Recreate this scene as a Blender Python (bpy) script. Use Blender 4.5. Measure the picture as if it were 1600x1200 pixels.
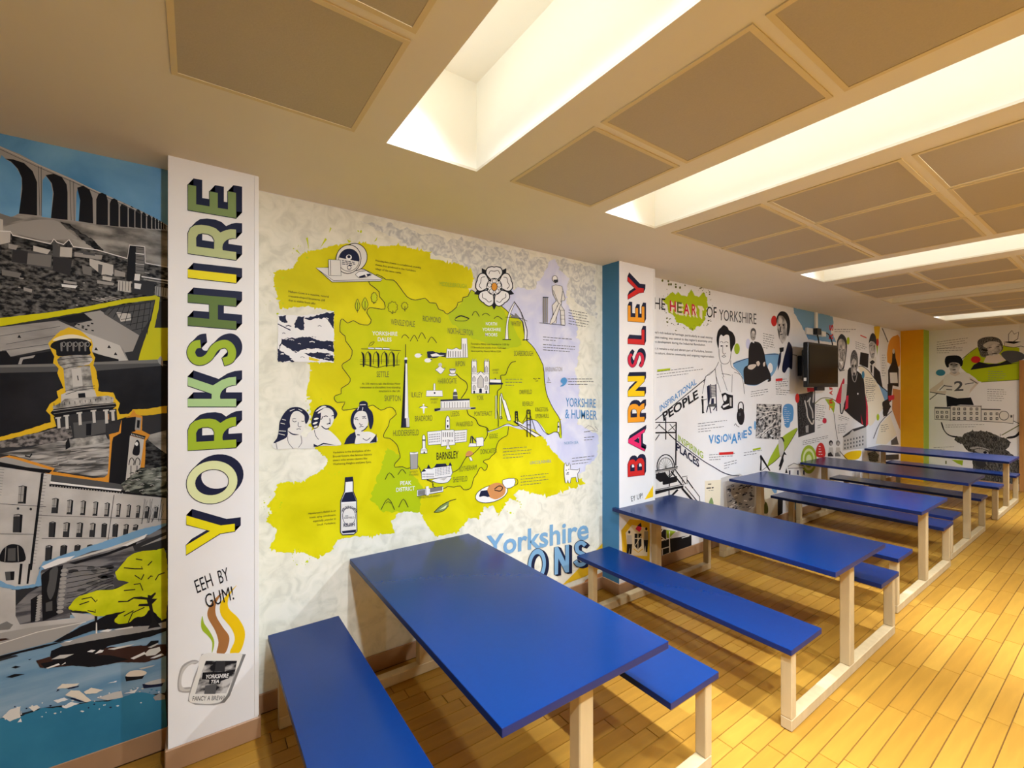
import bpy, bmesh, math, random
from mathutils import Vector, Matrix
from mathutils.geometry import tessellate_polygon
from mathutils import noise as mnoise
S = bpy.context.scene
for o in list(bpy.data.objects): bpy.data.objects.remove(o, do_unlink=True)
COL = S.collection
random.seed(7)

# ------------------------------------------------------------------ camera
CAM_H, CAM_D, FPX, YAW, HOR = 1.75, 2.75, 704.0, math.radians(35.13), 604.0
cam_data = bpy.data.cameras.new('camera')
cam = bpy.data.objects.new('camera', cam_data); COL.objects.link(cam)
cam.location = (0, -CAM_D, CAM_H)
cam.rotation_euler = (math.pi/2, 0, -YAW)
cam_data.sensor_fit = 'HORIZONTAL'; cam_data.sensor_width = 36.0
cam_data.lens = 36.0*FPX/1600.0
cam_data.shift_y = (HOR-600.0)/1600.0
cam_data.clip_start = 0.02
S.camera = cam

# ------------------------------------------------------------------ world, exposure
W = bpy.data.worlds.new('world'); S.world = W; W.use_nodes = True
W.node_tree.nodes['Background'].inputs[0].default_value = (1.0, 0.86, 0.66, 1)
W.node_tree.nodes['Background'].inputs[1].default_value = 0.03
vs = S.view_settings
vs.view_transform = 'Standard'; vs.look = 'None'; vs.gamma = 1.0; vs.use_curve_mapping = False
vs.exposure = 0.47
LAMP_COLOR = (1.0, 0.97, 0.84); LAMP_POWER = 2.0
STRIP_COLOR = (0.90, 1.0, 1.17); STRIP_POWER = 84.0
FILL_COLOR = (0.90, 1.0, 1.14); FILL_POWER = 240.0

# ------------------------------------------------------------------ materials
def lin(c):
    return c/12.92 if c <= 0.04045 else ((c+0.055)/1.055)**2.4
def rgb(r, g, b): return (lin(r/255), lin(g/255), lin(b/255), 1)
MATS = {}
def mat(name, col, rough=0.6, spec=0.5, metal=0.0, var=0.0, scale=6.0, bump=0.0, stretch=None, coat=0.0):
    """principled material with a little procedural noise in colour and relief"""
    if name in MATS: return MATS[name]
    m = bpy.data.materials.new(name); m.use_nodes = True; MATS[name] = m
    nt = m.node_tree; b = nt.nodes['Principled BSDF']
    b.inputs['Base Color'].default_value = col; b.inputs['Roughness'].default_value = rough
    b.inputs['Metallic'].default_value = metal
    b.inputs['Specular IOR Level'].default_value = spec
    b.inputs['Coat Weight'].default_value = coat
    if var or bump:
        tc = nt.nodes.new('ShaderNodeTexCoord'); mp = nt.nodes.new('ShaderNodeMapping')
        nt.links.new(tc.outputs['Object'], mp.inputs[0])
        if stretch: mp.inputs['Scale'].default_value = stretch
        nz = nt.nodes.new('ShaderNodeTexNoise'); nz.inputs['Scale'].default_value = scale
        nz.inputs['Detail'].default_value = 6
        nt.links.new(mp.outputs[0], nz.inputs['Vector'])
        if var:
            r = nt.nodes.new('ShaderNodeValToRGB')
            e = r.color_ramp.elements
            e[0].position = .3; e[1].position = .7
            e[0].color = [max(0, c*(1-var)) for c in col[:3]]+[1]
            e[1].color = [min(1, c*(1+var)) for c in col[:3]]+[1]
            nt.links.new(nz.outputs['Fac'], r.inputs[0]); nt.links.new(r.outputs[0], b.inputs['Base Color'])
        if bump:
            bp = nt.nodes.new('ShaderNodeBump'); bp.inputs['Strength'].default_value = bump
            bp.inputs['Distance'].default_value = .002
            nt.links.new(nz.outputs['Fac'], bp.inputs['Height']); nt.links.new(bp.outputs[0], b.inputs['Normal'])
    return m

def emit(name, col, power):
    m = bpy.data.materials.new(name); m.use_nodes = True; nt = m.node_tree
    nt.nodes.remove(nt.nodes['Principled BSDF'])
    e = nt.nodes.new('ShaderNodeEmission'); e.inputs[0].default_value = (*col, 1); e.inputs[1].default_value = power
    nt.links.new(e.outputs[0], nt.nodes['Material Output'].inputs[0]); MATS[name] = m
    return m

# ------------------------------------------------------------------ object helpers
def tag(o, label=None, cat=None, group=None, kind=None):
    if label: o['label'] = label
    if cat: o['category'] = cat
    if group: o['group'] = group
    if kind: o['kind'] = kind
    return o
def empty(name, loc=(0, 0, 0)):
    o = bpy.data.objects.new(name, None); COL.objects.link(o); o.location = loc
    o.empty_display_size = .1
    return o
def link(name, me, mats, parent=None, loc=(0, 0, 0)):
    o = bpy.data.objects.new(name, me); COL.objects.link(o)
    if not isinstance(mats, (list, tuple)): mats = [mats]
    if not me.materials:
        for m in mats: me.materials.append(m)
    if parent: o.parent = parent
    o.location = loc
    return o
def box_bm(bm, x0, x1, y0, y1, z0, z1, mi=0):
    v = [bm.verts.new(p) for p in ((x0,y0,z0),(x1,y0,z0),(x1,y1,z0),(x0,y1,z0),(x0,y0,z1),(x1,y0,z1),(x1,y1,z1),(x0,y1,z1))]
    for f in ((3,2,1,0),(4,5,6,7),(0,1,5,4),(1,2,6,5),(2,3,7,6),(3,0,4,7)):
        bm.faces.new([v[i] for i in f]).material_index = mi
def bm_mesh(bm, name, bevel=0.0, seg=1, smooth=False):
    if bevel:
        bmesh.ops.bevel(bm, geom=list(bm.edges), offset=bevel, segments=seg, affect='EDGES', profile=.6)
    bmesh.ops.recalc_face_normals(bm, faces=bm.faces)
    me = bpy.data.meshes.new(name); bm.to_mesh(me); bm.free()
    if smooth: me.polygons.foreach_set('use_smooth', [True]*len(me.polygons))
    return me
def box(name, x0, x1, y0, y1, z0, z1, m, parent=None, bevel=0.0, origin=None):
    bm = bmesh.new()
    ox, oy, oz = origin or (0, 0, 0)
    box_bm(bm, x0-ox, x1-ox, y0-oy, y1-oy, z0-oz, z1-oz)
    return link(name, bm_mesh(bm, name, bevel), m, parent, (ox, oy, oz))

# ================================================================== THE ROOM
CZ = 2.80
XL, XR, YR = -2.6, 11.30, -6.6
M_wall = mat('painted_wall', rgb(226, 222, 212), .7, .3, var=.03, scale=3)
M_ceil = mat('ceiling_paint', rgb(226, 218, 200), .75, .2, var=.02, scale=2)
M_tile = mat('ceiling_tile_metal', rgb(180, 168, 144), .55, .4, var=.03, scale=180, bump=.3)
M_tileframe = mat('ceiling_tile_frame', rgb(216, 200, 160), .8, .15)
M_trough = mat('trough_paint', rgb(246, 243, 232), .7, .3)
M_base = mat('baseboard_vinyl', rgb(166, 128, 92), .5, .4, var=.08, scale=5)
M_white = mat('white_gloss', rgb(236, 234, 228), .45, .5)
M_joint = mat('floor_joint', rgb(92, 60, 24), .8, .2)

floor = tag(box('floor', XL, XR, YR, 0, -.12, -.004, M_joint), kind='structure')
wall_left = tag(box('wall_left', XL, XR, 0, .15, -.12, CZ+.6, M_wall), kind='structure')
wall_back = tag(box('wall_back', XR, XR+.15, YR, .15, -.12, CZ+.6, M_wall), kind='structure')
wall_right = tag(box('wall_right', XL, XR, YR-.15, YR, -.12, CZ+.6, M_wall), kind='structure')
wall_front = tag(box('wall_front', XL-.15, XL, YR, .15, -.12, CZ+.6, M_wall), kind='structure')

# -------- ceiling with five recessed light troughs
TY0, TY1, TH = -5.6, -.85, .43           # trough ends and depth
TROUGHS = [(.675, 1.125, 1), (2.02, 2.495, 1), (4.64, 5.17, 1), (6.80, 7.25, 0), (9.10, 9.78, 1)]
bm = bmesh.new()
xs = [XL]
for a, b, _ in TROUGHS: xs += [a, b]
xs.append(XR)
def quad(bm, pts, mi=0):
    f = bm.faces.new([bm.verts.new(p) for p in pts]); f.material_index = mi; return f
for i in range(0, len(xs), 2):
    box_bm(bm, xs[i], xs[i+1], YR, 0, CZ, CZ+.012)
for a, b, _ in TROUGHS:
    box_bm(bm, a, b, TY1, 0, CZ, CZ+.012); box_bm(bm, a, b, YR, TY0, CZ, CZ+.012)
box_bm(bm, XL, XR, YR, 0, CZ+TH+.05, CZ+TH+.08)
ceiling = tag(link('ceiling', bm_mesh(bm, 'ceiling'), M_ceil), kind='structure')
M_lamp = emit('lamp_diffuser_glow', LAMP_COLOR, LAMP_POWER)
M_lampoff = mat('lamp_diffuser_off', rgb(214, 208, 194), .5)
LT = ['recessed ceiling light trough between the square tiles above the map mural table',
      'second recessed light trough, above the pillar with the red and orange letters',
      'recessed light trough in front of the wall screen',
      'unlit recessed ceiling trough between two glowing ones',
      'recessed light trough next to the orange column at the far wall']
for i, (a, b, on) in enumerate(TROUGHS):
    t = tag(empty('ceiling_light', ((a+b)/2, TY1, CZ)), LT[i], 'ceiling light', 'recessed ceiling light troughs')
    ox, oy, oz = t.location
    def bx(n, x0, x1, y0, y1, z0, z1, m, bev=0):
        bm = bmesh.new(); box_bm(bm, x0-ox, x1-ox, y0-oy, y1-oy, z0-oz, z1-oz)
        return link(n, bm_mesh(bm, n, bev), m, t)
    z0, z1 = CZ+.012, CZ+TH
    bx('side_panel', b, b+.012, TY0, TY1, z0, z1, M_trough)
    bx('side_panel', a-.012, a, TY0, TY1, z0, z1, M_trough)
    bx('end_panel', a-.012, b+.012, TY1, TY1+.012, z0, z1, M_trough)
    bx('end_panel', a-.012, b+.012, TY0-.012, TY0, z0, z1, M_trough)
    bx('top_panel', a-.012, b+.012, TY0-.012, TY1+.012, z1, z1+.012, M_trough)
    bx('lamp_housing', a, a+.02, TY0+.05, TY1-.05, z0+.10, z1-.04, M_white)
    bx('diffuser', a+.02, a+.026, TY0+.07, TY1-.07, z0+.12, z1-.06, M_lamp if on else M_lampoff)
    bx('batten', a+.03, a+.17, TY0+.1, TY1-.1, z1-.035, z1, M_white, .004)
    if on:                                   # louvred batten shining straight down
        ld = bpy.data.lights.new('batten_lamp', 'AREA'); ld.shape = 'RECTANGLE'; ld.size = .10; ld.size_y = TY1-TY0-.3
        ld.energy = STRIP_POWER; ld.color = STRIP_COLOR; ld.spread = math.radians(90)
        lo = bpy.data.objects.new('batten_lamp', ld); COL.objects.link(lo); lo.parent = t; lo.location = (a+.10-ox, (TY0+TY1)/2-oy, z1-.04-oz)

# -------- ceiling tiles: raised rim, panel set back into it
def tile_mesh(w, d):
    bm = bmesh.new(); t = .018; h = .005
    for (x0, x1, y0, y1) in ((0, w, 0, t), (0, w, d-t, d), (0, t, t, d-t), (w-t, w, t, d-t)):
        box_bm(bm, x0, x1, y0, y1, -h, 0, 0)
    box_bm(bm, t, w-t, t, d-t, -.003, 0, 1)
    return bm_mesh(bm, 'ceiling_tile')
TM = {}
def tile(x0, x1, y0, y1):
    k = (round(x1-x0, 3), round(y1-y0, 3))
    if k not in TM: TM[k] = tile_mesh(*k)
    link('ceiling_tile', TM[k], [M_tileframe, M_tile], ceiling, (x0, y0, CZ))
zones = [[(-.065, .535)], [(1.315, 1.885)], [(2.655, 3.255), (3.275, 3.875), (3.895, 4.495)],
         [(5.38, 5.98), (6.0, 6.6)], [(7.42, 8.0), (8.02, 8.6), (8.62, 8.98)], [(9.95, 10.55), (10.57, 11.17)],
         [(-.75, -.15)] if 0 else [], ]
for cols in zones:
    for (x0, x1) in cols:
        y = -.862; k = 0
        while y > -5.4:
            tile(x0, x1, y-.595, y); y -= .595+.035
# -------- added fill lights over the aisle, out of view, brightening wall and room
FILLS = [(.45, -3.05, 34, 1.0, 'next to the wall of the map mural'), (2.9, -3.05, 34, .95, 'across from the second blue table'),
      (5.3, -3.05, 34, .6, 'across from the third blue table'), (8.8, -3.05, 30, .55, 'across from the last blue table'), (1.6, -5.2, 0, .5, 'deep in the room behind the first table'),
      (4.6, -5.2, 0, .5, 'deep in the room behind the second table'), (8.2, -5.2, 0, .6, 'deep in the room behind the fourth table')]
for i, (x, y, tilt, pw, where) in enumerate(FILLS):
    t = tag(empty('fill_light', (x, y, CZ)), 'added unseen round ceiling fill light ' + where, 'fill_light', 'added fill lights')
    bm = bmesh.new(); n = 24
    prof = [(.062, 0), (.085, 0), (.085, -.006), (.062, -.003), (.05, .03)]
    rings = [[bm.verts.new((r*math.cos(2*math.pi*k/n), r*math.sin(2*math.pi*k/n), z)) for k in range(n)] for r, z in prof]
    for a, b in zip(rings[1:], rings[2:]):
        for k in range(n): bm.faces.new((a[k], a[(k+1) % n], b[(k+1) % n], b[k]))
    link('bezel', bm_mesh(bm, 'bezel', smooth=True), M_white, t)
    bm = bmesh.new(); bmesh.ops.create_circle(bm, cap_ends=True, segments=24, radius=.06, matrix=Matrix.Translation((0, 0, -.001)))
    link('lens', bm_mesh(bm, 'lens'), M_lamp, t)
    ld = bpy.data.lights.new('fill_lamp', 'SPOT'); ld.energy = FILL_POWER*pw; ld.color = FILL_COLOR
    ld.spot_size = math.radians(140); ld.spot_blend = .8; ld.shadow_soft_size = .06
    lo = bpy.data.objects.new('fill_lamp', ld); COL.objects.link(lo); lo.parent = t; lo.location = (0, 0, -.012); lo.rotation_euler = (math.radians(tilt), 0, 0)
# -------- piers standing proud of the mural wall
P1 = (-.10, .258, -.18); P2 = (2.895, 3.36, -.19); P3 = (10.95, XR, -.33)
M_blue_side = mat('pier_blue', rgb(66, 128, 172), .55, .3, var=.03)
M_orange = mat('pier_orange', rgb(226, 166, 12), .55, .3, var=.03)
M_lime = mat('pier_lime', rgb(160, 186, 40), .55, .3)
M_panelwhite = mat('print_white', rgb(236, 234, 230), .55, .35, var=.015)
def pier(name, P, mf, ms):
    bm = bmesh.new(); box_bm(bm, P[0], P[1], P[2], 0, 0, CZ)
    me = bm_mesh(bm, name)
    for f in me.polygons: f.material_index = 0 if f.normal.y < -.5 else 1
    o = link(name, me, [mf, ms]); return tag(o, kind='structure')
pier1 = pier('wall_pier_1', P1, M_panelwhite, M_white)
pier2 = pier('wall_pier_2', P2, M_panelwhite, M_blue_side)
pier3 = pier('wall_pier_3', P3, M_lime, M_orange)
for P, n in ((P1, pier1), (P2, pier2)):
    box('corner_bead', P[1]-.016, P[1]+.003, P[2]-.003, P[2]+.02, .11, CZ-.002, M_white, n, .001)
# -------- baseboards
BH, BT = .105, .012
def bb(name, segs):
    bm = bmesh.new()
    for s in segs:
        box_bm(bm, *s, 0.0, BH)
        x0, x1, y0, y1 = s
    o = link(name, bm_mesh(bm, name, .004), M_base); return tag(o, kind='structure')
bb('baseboard_left', [(XL, P1[0], -BT, 0), (P1[1], P2[0], -BT, 0), (P2[1], P3[0], -BT, 0)])
bb('baseboard_pier_1', [(P1[0]-BT, P1[1]+BT, P1[2]-BT, P1[2]), (P1[0]-BT, P1[0], P1[2], 0), (P1[1], P1[1]+BT, P1[2], 0)])
bb('baseboard_pier_2', [(P2[0]-BT, P2[1]+BT, P2[2]-BT, P2[2]), (P2[0]-BT, P2[0], P2[2], 0), (P2[1], P2[1]+BT, P2[2], 0)])
bb('baseboard_back', [(XR-BT, XR, -1.44, P3[2])])
# -------- timber door and frame in the far wall
M_oak = mat('oak_door', rgb(176, 122, 62), .5, .4, var=.15, scale=5, stretch=(6, 6, .6))
d = tag(empty('door_1', (XR, -1.9, 0)), kind='structure')
def dpart(n, y0, y1, z0, z1, t0, t1, m, bev=.003, par=None):
    bm = bmesh.new(); box_bm(bm, -t1, -t0, y0+1.9, y1+1.9, z0, z1)
    return link(n, bm_mesh(bm, n, bev), m, par or d)
dpart('door_jamb', -1.55, -1.47, 0, 2.19, 0, .05, M_oak)
dpart('door_jamb', -2.50, -2.42, 0, 2.19, 0, .05, M_oak)
dpart('door_head', -2.42, -1.55, 2.11, 2.19, 0, .05, M_oak)
lf = dpart('door_leaf', -2.415, -1.555, .008, 2.105, 0, .025, M_oak)
M_steel = mat('brushed_steel', rgb(190, 190, 188), .35, .5, 1.0)
dpart('push_plate', -2.36, -2.26, 1.0, 1.3, .025, .028, M_steel, .001, lf)

# -------- floor planks (rows run along the mural wall)
PW = .0827
M_planks = []
def plank_mat(i, c, v):
    m = mat('floor_plank_%d' % i, c, .4, .22, var=v, scale=9, bump=.12, stretch=(.35, 3.2, 1))
    return m
for i, c in enumerate(((162, 119, 42), (157, 113, 38), (167, 124, 46), (153, 109, 36), (160, 115, 40))):
    M_planks.append(plank_mat(i, rgb(*c), .10))
PL = []
nrow = int(-YR/PW)
for r in range(nrow):
    y1 = -.013 - r*PW; y0 = y1-PW
    off = (2.47 + .075*(r-21) + random.uniform(-.015, .015)) % .62
    x = XL + off - .62
    while x < XR:
        x0 = max(x, XL); x1 = min(x+.62, XR)
        if x1-x0 > .02: PL.append((x0, x1, y0, y1))
        x += .62
def area_px(p):
    cx, cy = (p[0]+p[1])/2, (p[2]+p[3])/2+CAM_D
    z = cx*math.sin(YAW)+cy*math.cos(YAW)
    if z < .3: return -1
    u = FPX*(cx*math.cos(YAW)-cy*math.sin(YAW))/z; v = FPX*CAM_H/z
    if abs(u) > 830 or v > 640: return -1
    return 1/z**3
PL.sort(key=area_px, reverse=True)
GAP = .003
def plank_geo(bm, x0, x1, y0, y1, mi=0):
    g = GAP/2; e = .0012
    lo = [(x0+g, y0+g), (x1-g, y0+g), (x1-g, y1-g), (x0+g, y1-g)]
    hi = [(x0+g+e, y0+g+e), (x1-g-e, y0+g+e), (x1-g-e, y1-g-e), (x0+g+e, y1-g-e)]
    b = [bm.verts.new((x, y, -.004)) for x, y in lo]; t = [bm.verts.new((x, y, 0)) for x, y in hi]
    bm.faces.new(t).material_index = mi
    for i in range(4): bm.faces.new((b[i], b[(i+1) % 4], t[(i+1) % 4], t[i])).material_index = mi
PM = {}
for p in PL[:300]:
    k = (round(p[1]-p[0], 3), random.randrange(5))
    if k not in PM:
        bm = bmesh.new(); plank_geo(bm, 0, p[1]-p[0], 0, PW); PM[k] = bm_mesh(bm, 'floor_plank')
    link('floor_plank', PM[k], M_planks[k[1]], floor, (p[0], p[2], 0))
bm = bmesh.new()
for p in PL[300:]: plank_geo(bm, *p, random.randrange(5))
tag(link('floor_planks', bm_mesh(bm, 'floor_planks'), M_planks, floor), kind='stuff')

# ================================================================== TABLES WITH BENCHES
M_blue = mat('blue_laminate', rgb(0, 38, 90), .22, .28, var=.02, scale=40, bump=.02)
M_bluedge = mat('blue_edge', rgb(10, 32, 88), .45, .3)
M_pale = mat('limed_timber', rgb(190, 168, 126), .6, .3, var=.07, scale=7, bump=.2, stretch=(3, 3, .5))
M_under = mat('board_underside', rgb(224, 208, 180), .6, .3)
M_screw = mat('screw_head', rgb(120, 112, 100), .4, .5, .8)
YN, YF = -1.64, -.03          # near and far end of the boards
HT, HB, TT = .735, .435, .030
def board(name, x0, x1, y0, y1, z, m, parent):
    bm = bmesh.new(); box_bm(bm, x0, x1, y0, y1, z-TT, z)
    me = bm_mesh(bm, name, .0025, 2)
    for f in me.polygons: f.material_index = 0 if f.normal.z > .5 else (1 if f.normal.z > -.5 else 2)
    return link(name, me, [M_blue, M_bluedge, M_under], parent)
def make_table():
    root = empty('picnic_table')
    board('tabletop', -.40, .40, YN, YF, HT, M_blue, root)
    for s in (-1, 1):
        a, b = sorted((s*.47, s*.83))
        st = board('bench_seat', a, b, YN+.04, YF-.03, HB, M_blue, root)
    def p(name, *a, bev=.004):
        bm = bmesh.new(); box_bm(bm, *a); return link(name, bm_mesh(bm, name, bev), M_pale, root)
    for yc in (-1.56, -.17):
        y0, y1 = yc-.0275, yc+.0275
        p('foot_rail', -.795, .795, y0, y1, .002, .062)
        p('table_post', -.035, .035, y0, y1, .062, HT-TT)
        for s in (-1, 1):
            p('bench_post', *sorted((s*.795, s*.745)), y0, y1, .062, HB-TT)
    return root
def copy_tree(o, parent=None):
    c = o.copy(); COL.objects.link(c); c.parent = parent
    for ch in list(o.children): copy_tree(ch, c)
    return c
TABLES = [(1.145, 0, 'blue table with fixed benches standing against the lime green map mural'),
          (3.26, -.115, 'blue table with fixed benches beside the pillar with red and orange letters'),
          (5.215, -.035, 'third blue table with benches from the map, under the visionaries lettering'),
          (7.04, 0, 'blue table with fixed benches right below the wall-mounted black screen'),
          (9.38, 0, 'last blue table with benches, next to the orange column')]
proto = make_table()
for i, (x, y, lab) in enumerate(TABLES):
    o = proto if i == 0 else None
    if o is None:
        o = proto.copy(); COL.objects.link(o)
        for ch in list(proto.children):
            c = ch.copy(); COL.objects.link(c); c.parent = o
    o.location = (x, y, 0); tag(o, lab, 'table', 'blue tables with fixed benches')

# ================================================================== PRINTED MURALS: flat vinyl shapes lying on the wall faces
_sy, _cy = math.sin(YAW), math.cos(YAW)
def on_plane(px, py, plane):
    """point of a wall face, given as where it was measured in the 1600x1200 survey photo"""
    r = (px-800.0)/FPX; u = (HOR-py)/FPX
    dx, dy = _sy+r*_cy, _cy-r*_sy
    if plane[0] == 'y':
        t = (plane[1]+CAM_D)/dy
        return Vector((dx*t, plane[1], CAM_H+u*t))
    t = plane[1]/dx
    return Vector((plane[1], -CAM_D+dy*t, CAM_H+u*t))
def Z(ox, oy, s):
    return lambda *c: [(ox+c[i]/s, oy+c[i+1]/s) for i in range(0, len(c), 2)]
def cr(pts, n=5, closed=True):
    """Catmull-Rom through the points"""
    out = []; N = len(pts)
    rng = range(N) if closed else range(N-1)
    for i in rng:
        if closed: p0, p1, p2, p3 = (pts[(i-1) % N], pts[i], pts[(i+1) % N], pts[(i+2) % N])
        else: p0, p1, p2, p3 = (pts[max(i-1, 0)], pts[i], pts[i+1], pts[min(i+2, N-1)])
        for k in range(n):
            t = k/n
            out.append(tuple(.5*((2*p1[j])+(-p0[j]+p2[j])*t+(2*p0[j]-5*p1[j]+4*p2[j]-p3[j])*t*t+(-p0[j]+3*p1[j]-3*p2[j]+p3[j])*t**3) for j in (0, 1)))
    if not closed: out.append(pts[-1])
    return out
def rag(pts, amp, seg=3.0, seed=0, spike=0.0, closed=True):
    """ragged, splashed edge"""
    rnd = random.Random(seed); out = []; N = len(pts); s = 0
    for i in range(N if closed else N-1):
        a, b = pts[i], pts[(i+1) % N]
        L = math.hypot(b[0]-a[0], b[1]-a[1]); k = max(1, int(L/seg))
        nx, ny = (b[1]-a[1])/max(L, 1e-6), -(b[0]-a[0])/max(L, 1e-6)
        for j in range(k):
            t = j/k; s += 1
            d = amp*(mnoise.noise(Vector((s*.31, seed*3.7, 0)))*1.3+rnd.uniform(-.5, .5))
            if spike and rnd.random() < .14: d += spike*rnd.uniform(.3, 1)*(1 if rnd.random() < .6 else -1)
            out.append((a[0]+(b[0]-a[0])*t+nx*d, a[1]+(b[1]-a[1])*t+ny*d))
    if not closed: out.append(pts[-1])
    return out
def ell_pts(cx, cy, rx, ry, n=20, rot=0, a0=0, a1=2*math.pi):
    c, s = math.cos(rot), math.sin(rot); full = abs(a1-a0-2*math.pi) < 1e-6
    o = []
    for k in range(n if full else n+1):
        a = a0+(a1-a0)*k/n; x, y = rx*math.cos(a), ry*math.sin(a)
        o.append((cx+x*c-y*s, cy+x*s+y*c))
    return o
_TXT = {}
def glyphs(s, bold=0.0):
    """outline font text as triangles; x 0..1 over its width, y in cap heights"""
    k = (s, bold)
    if k not in _TXT:
        def ev(t):
            cu = bpy.data.curves.new('t', 'FONT'); cu.body = t; cu.size = 1; cu.offset = bold; cu.fill_mode = 'FRONT'
            cu.resolution_u = 3
            o = bpy.data.objects.new('t', cu); COL.objects.link(o)
            me = bpy.data.meshes.new_from_object(o.evaluated_get(bpy.context.evaluated_depsgraph_get()))
            me.calc_loop_triangles()
            v = [tuple(p.co[:2]) for p in me.vertices]; f = [tuple(t.vertices) for t in me.loop_triangles]
            bpy.data.objects.remove(o, do_unlink=True); bpy.data.curves.remove(cu); bpy.data.meshes.remove(me)
            return v, f
        if ('H', bold) not in _TXT and s != 'H':
            v, f = ev('H'); _TXT[('H', bold)] = None; glyphs.cap[bold] = max(p[1] for p in v)
        v, f = ev(s)
        if s == 'H': glyphs.cap[bold] = max(p[1] for p in v)
        cap = glyphs.cap[bold]
        x0 = min(p[0] for p in v); x1 = max(p[0] for p in v)
        _TXT[k] = ([((p[0]-x0)/(x1-x0), p[1]/cap) for p in v], f, (x1-x0)/cap)
    if _TXT[k] is None: _TXT.pop(k); return glyphs(s, bold)
    return _TXT[k]
glyphs.cap = {}
LAYER = .00035
class Art:
    def __init__(s, name, parent, plane, label=None):
        s.name, s.parent, s.plane, s.label = name, parent, plane, label
        s.v, s.f, s.m, s.mats, s.k = [], [], [], [], 0
    def mi(s, m):
        if isinstance(m, str): m = INK[m]
        if m not in s.mats: s.mats.append(m)
        return s.mats.index(m)
    def P(s, p, L, ext=False):
        q = on_plane(p[0], p[1], s.plane)
        if ext and p[0] <= 2: q.x = -1.6
        if s.plane[0] == 'y': q.y -= LAYER*(L+1)
        else: q.x -= LAYER*(L+1)
        return q
    def poly(s, m, pts, L=1, ext=False, holes=()):
        s.k += 1; L = L+(s.k % 12)*.07
        loops = []
        for l in [pts]+list(holes):
            w = []; N = len(l)
            for i, p in enumerate(l):
                q = s.P(p, L)
                if ext and p[0] <= 2:            # runs on past the photo's edge
                    e = q.copy(); e.x = -1.6
                    if l[i-1][0] > 2: w.append(q)
                    w.append(e)
                    if l[(i+1) % N][0] > 2: w.append(q)
                else: w.append(q)
            loops.append(w)
        base = len(s.v); k = s.mi(m)
        for w in loops: s.v += w
        ax = 0 if s.plane[0] == 'y' else 1
        for t in tessellate_polygon([[Vector((q[ax], q[2], 0)) for q in w] for w in loops]):
            s.f.append(tuple(base+i for i in t)); s.m.append(k)
        return s
    def tri(s, m, pts, faces, L):
        s.k += 1; L = L+(s.k % 12)*.07
        base = len(s.v); k = s.mi(m); s.v += [s.P(p, L) for p in pts]
        for f in faces: s.f.append(tuple(base+i for i in f)); s.m.append(k)
        return s
    def stroke(s, m, pts, w=1.0, L=2, closed=False, taper=False, ext=False):
        N = len(pts)
        if N < 2: return s
        s.k += 1; L = L+(s.k % 12)*.07
        l, r = [], []
        for i in range(N):
            a = pts[i-1] if (i or closed) else pts[i]; b = pts[(i+1) % N] if (i < N-1 or closed) else pts[i]
            dx, dy = b[0]-a[0], b[1]-a[1]; d = math.hypot(dx, dy) or 1
            h = w/2*((math.sin(math.pi*(i+.35)/(N-.3)) if taper else 1))
            l.append((pts[i][0]-dy/d*h, pts[i][1]+dx/d*h)); r.append((pts[i][0]+dy/d*h, pts[i][1]-dx/d*h))
        base = len(s.v); k = s.mi(m)
        s.v += [s.P(p, L, ext) for p in l]+[s.P(p, L, ext) for p in r]
        for i in range(N if closed else N-1):
            j = (i+1) % N
            s.f.append((base+i, base+j, base+N+j, base+N+i)); s.m.append(k)
        return s
    def ell(s, m, cx, cy, rx, ry=None, L=1, rot=0, n=18):
        return s.poly(m, ell_pts(cx, cy, rx, ry or rx, n, rot), L)
    def ring(s, m, cx, cy, rx, ry, w, L=2, rot=0, n=22):
        return s.stroke(m, ell_pts(cx, cy, rx, ry, n, rot), w, L, closed=True)
    def text(s, m, body, p0, p1, h, L=3, bold=0.0, lean=0.0, up=None):
        """baseline from p0 to p1, cap height h (survey px); up: direction of the caps"""
        v, f, asp = glyphs(body, bold)
        dx, dy = p1[0]-p0[0], p1[1]-p0[1]
        ux, uy = up or (lean*h, -h)
        if up: d = math.hypot(*up); ux, uy = up[0]/d*h, up[1]/d*h
        return s.tri(m, [(p0[0]+dx*x+ux*y, p0[1]+dy*x+uy*y) for x, y in v], f, L)
    def lines(s, m, p0, p1, n, dy, h=1.1, L=3, seed=0, ragr=.25):
        """running text too small to read: rows of short word dashes"""
        rnd = random.Random(seed*17+n)
        for i in range(n):
            end = 1-rnd.uniform(0, ragr) if i < n-1 else rnd.uniform(.35, .8)
            W = p1[0]-p0[0]; x = 0
            while x < W*end-1:
                w = min(rnd.uniform(2.2, 6.5)*(h/1.1)**.5, W*end-x); t = x/W; t2 = (x+w)/W
                yy = p0[1]+i*dy
                q = [(p0[0]+x, yy+(p1[1]-p0[1])*t), (p0[0]+x+w, yy+(p1[1]-p0[1])*t2)]
                s.poly(m, [q[0], q[1], (q[1][0], q[1][1]-h), (q[0][0], q[0][1]-h)], L); x += w+1.1
        return s
    def splat(s, m, cx, cy, rx, ry, n, r0=.5, r1=2.0, L=1, seed=1):
        rnd = random.Random(seed)
        for _ in range(n):
            a = rnd.uniform(0, 2*math.pi); q = rnd.uniform(.9, 1.25)
            r = rnd.uniform(r0, r1)*rnd.random()
            s.ell(m, cx+rx*q*math.cos(a), cy+ry*q*math.sin(a), r+.25, (r+.25)*rnd.uniform(.7, 1.6), L, rnd.uniform(0, 3), 7)
        return s
    def build(s):
        me = bpy.data.meshes.new(s.name); me.from_pydata([tuple(p) for p in s.v], [], s.f)
        me.polygons.foreach_set('material_index', s.m); me.update()
        o = link(s.name, me, s.mats, s.parent)
        if s.parent and s.parent.matrix_world: pass
        if s.label: o['label'] = s.label
        return o
INK = {}
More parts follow.
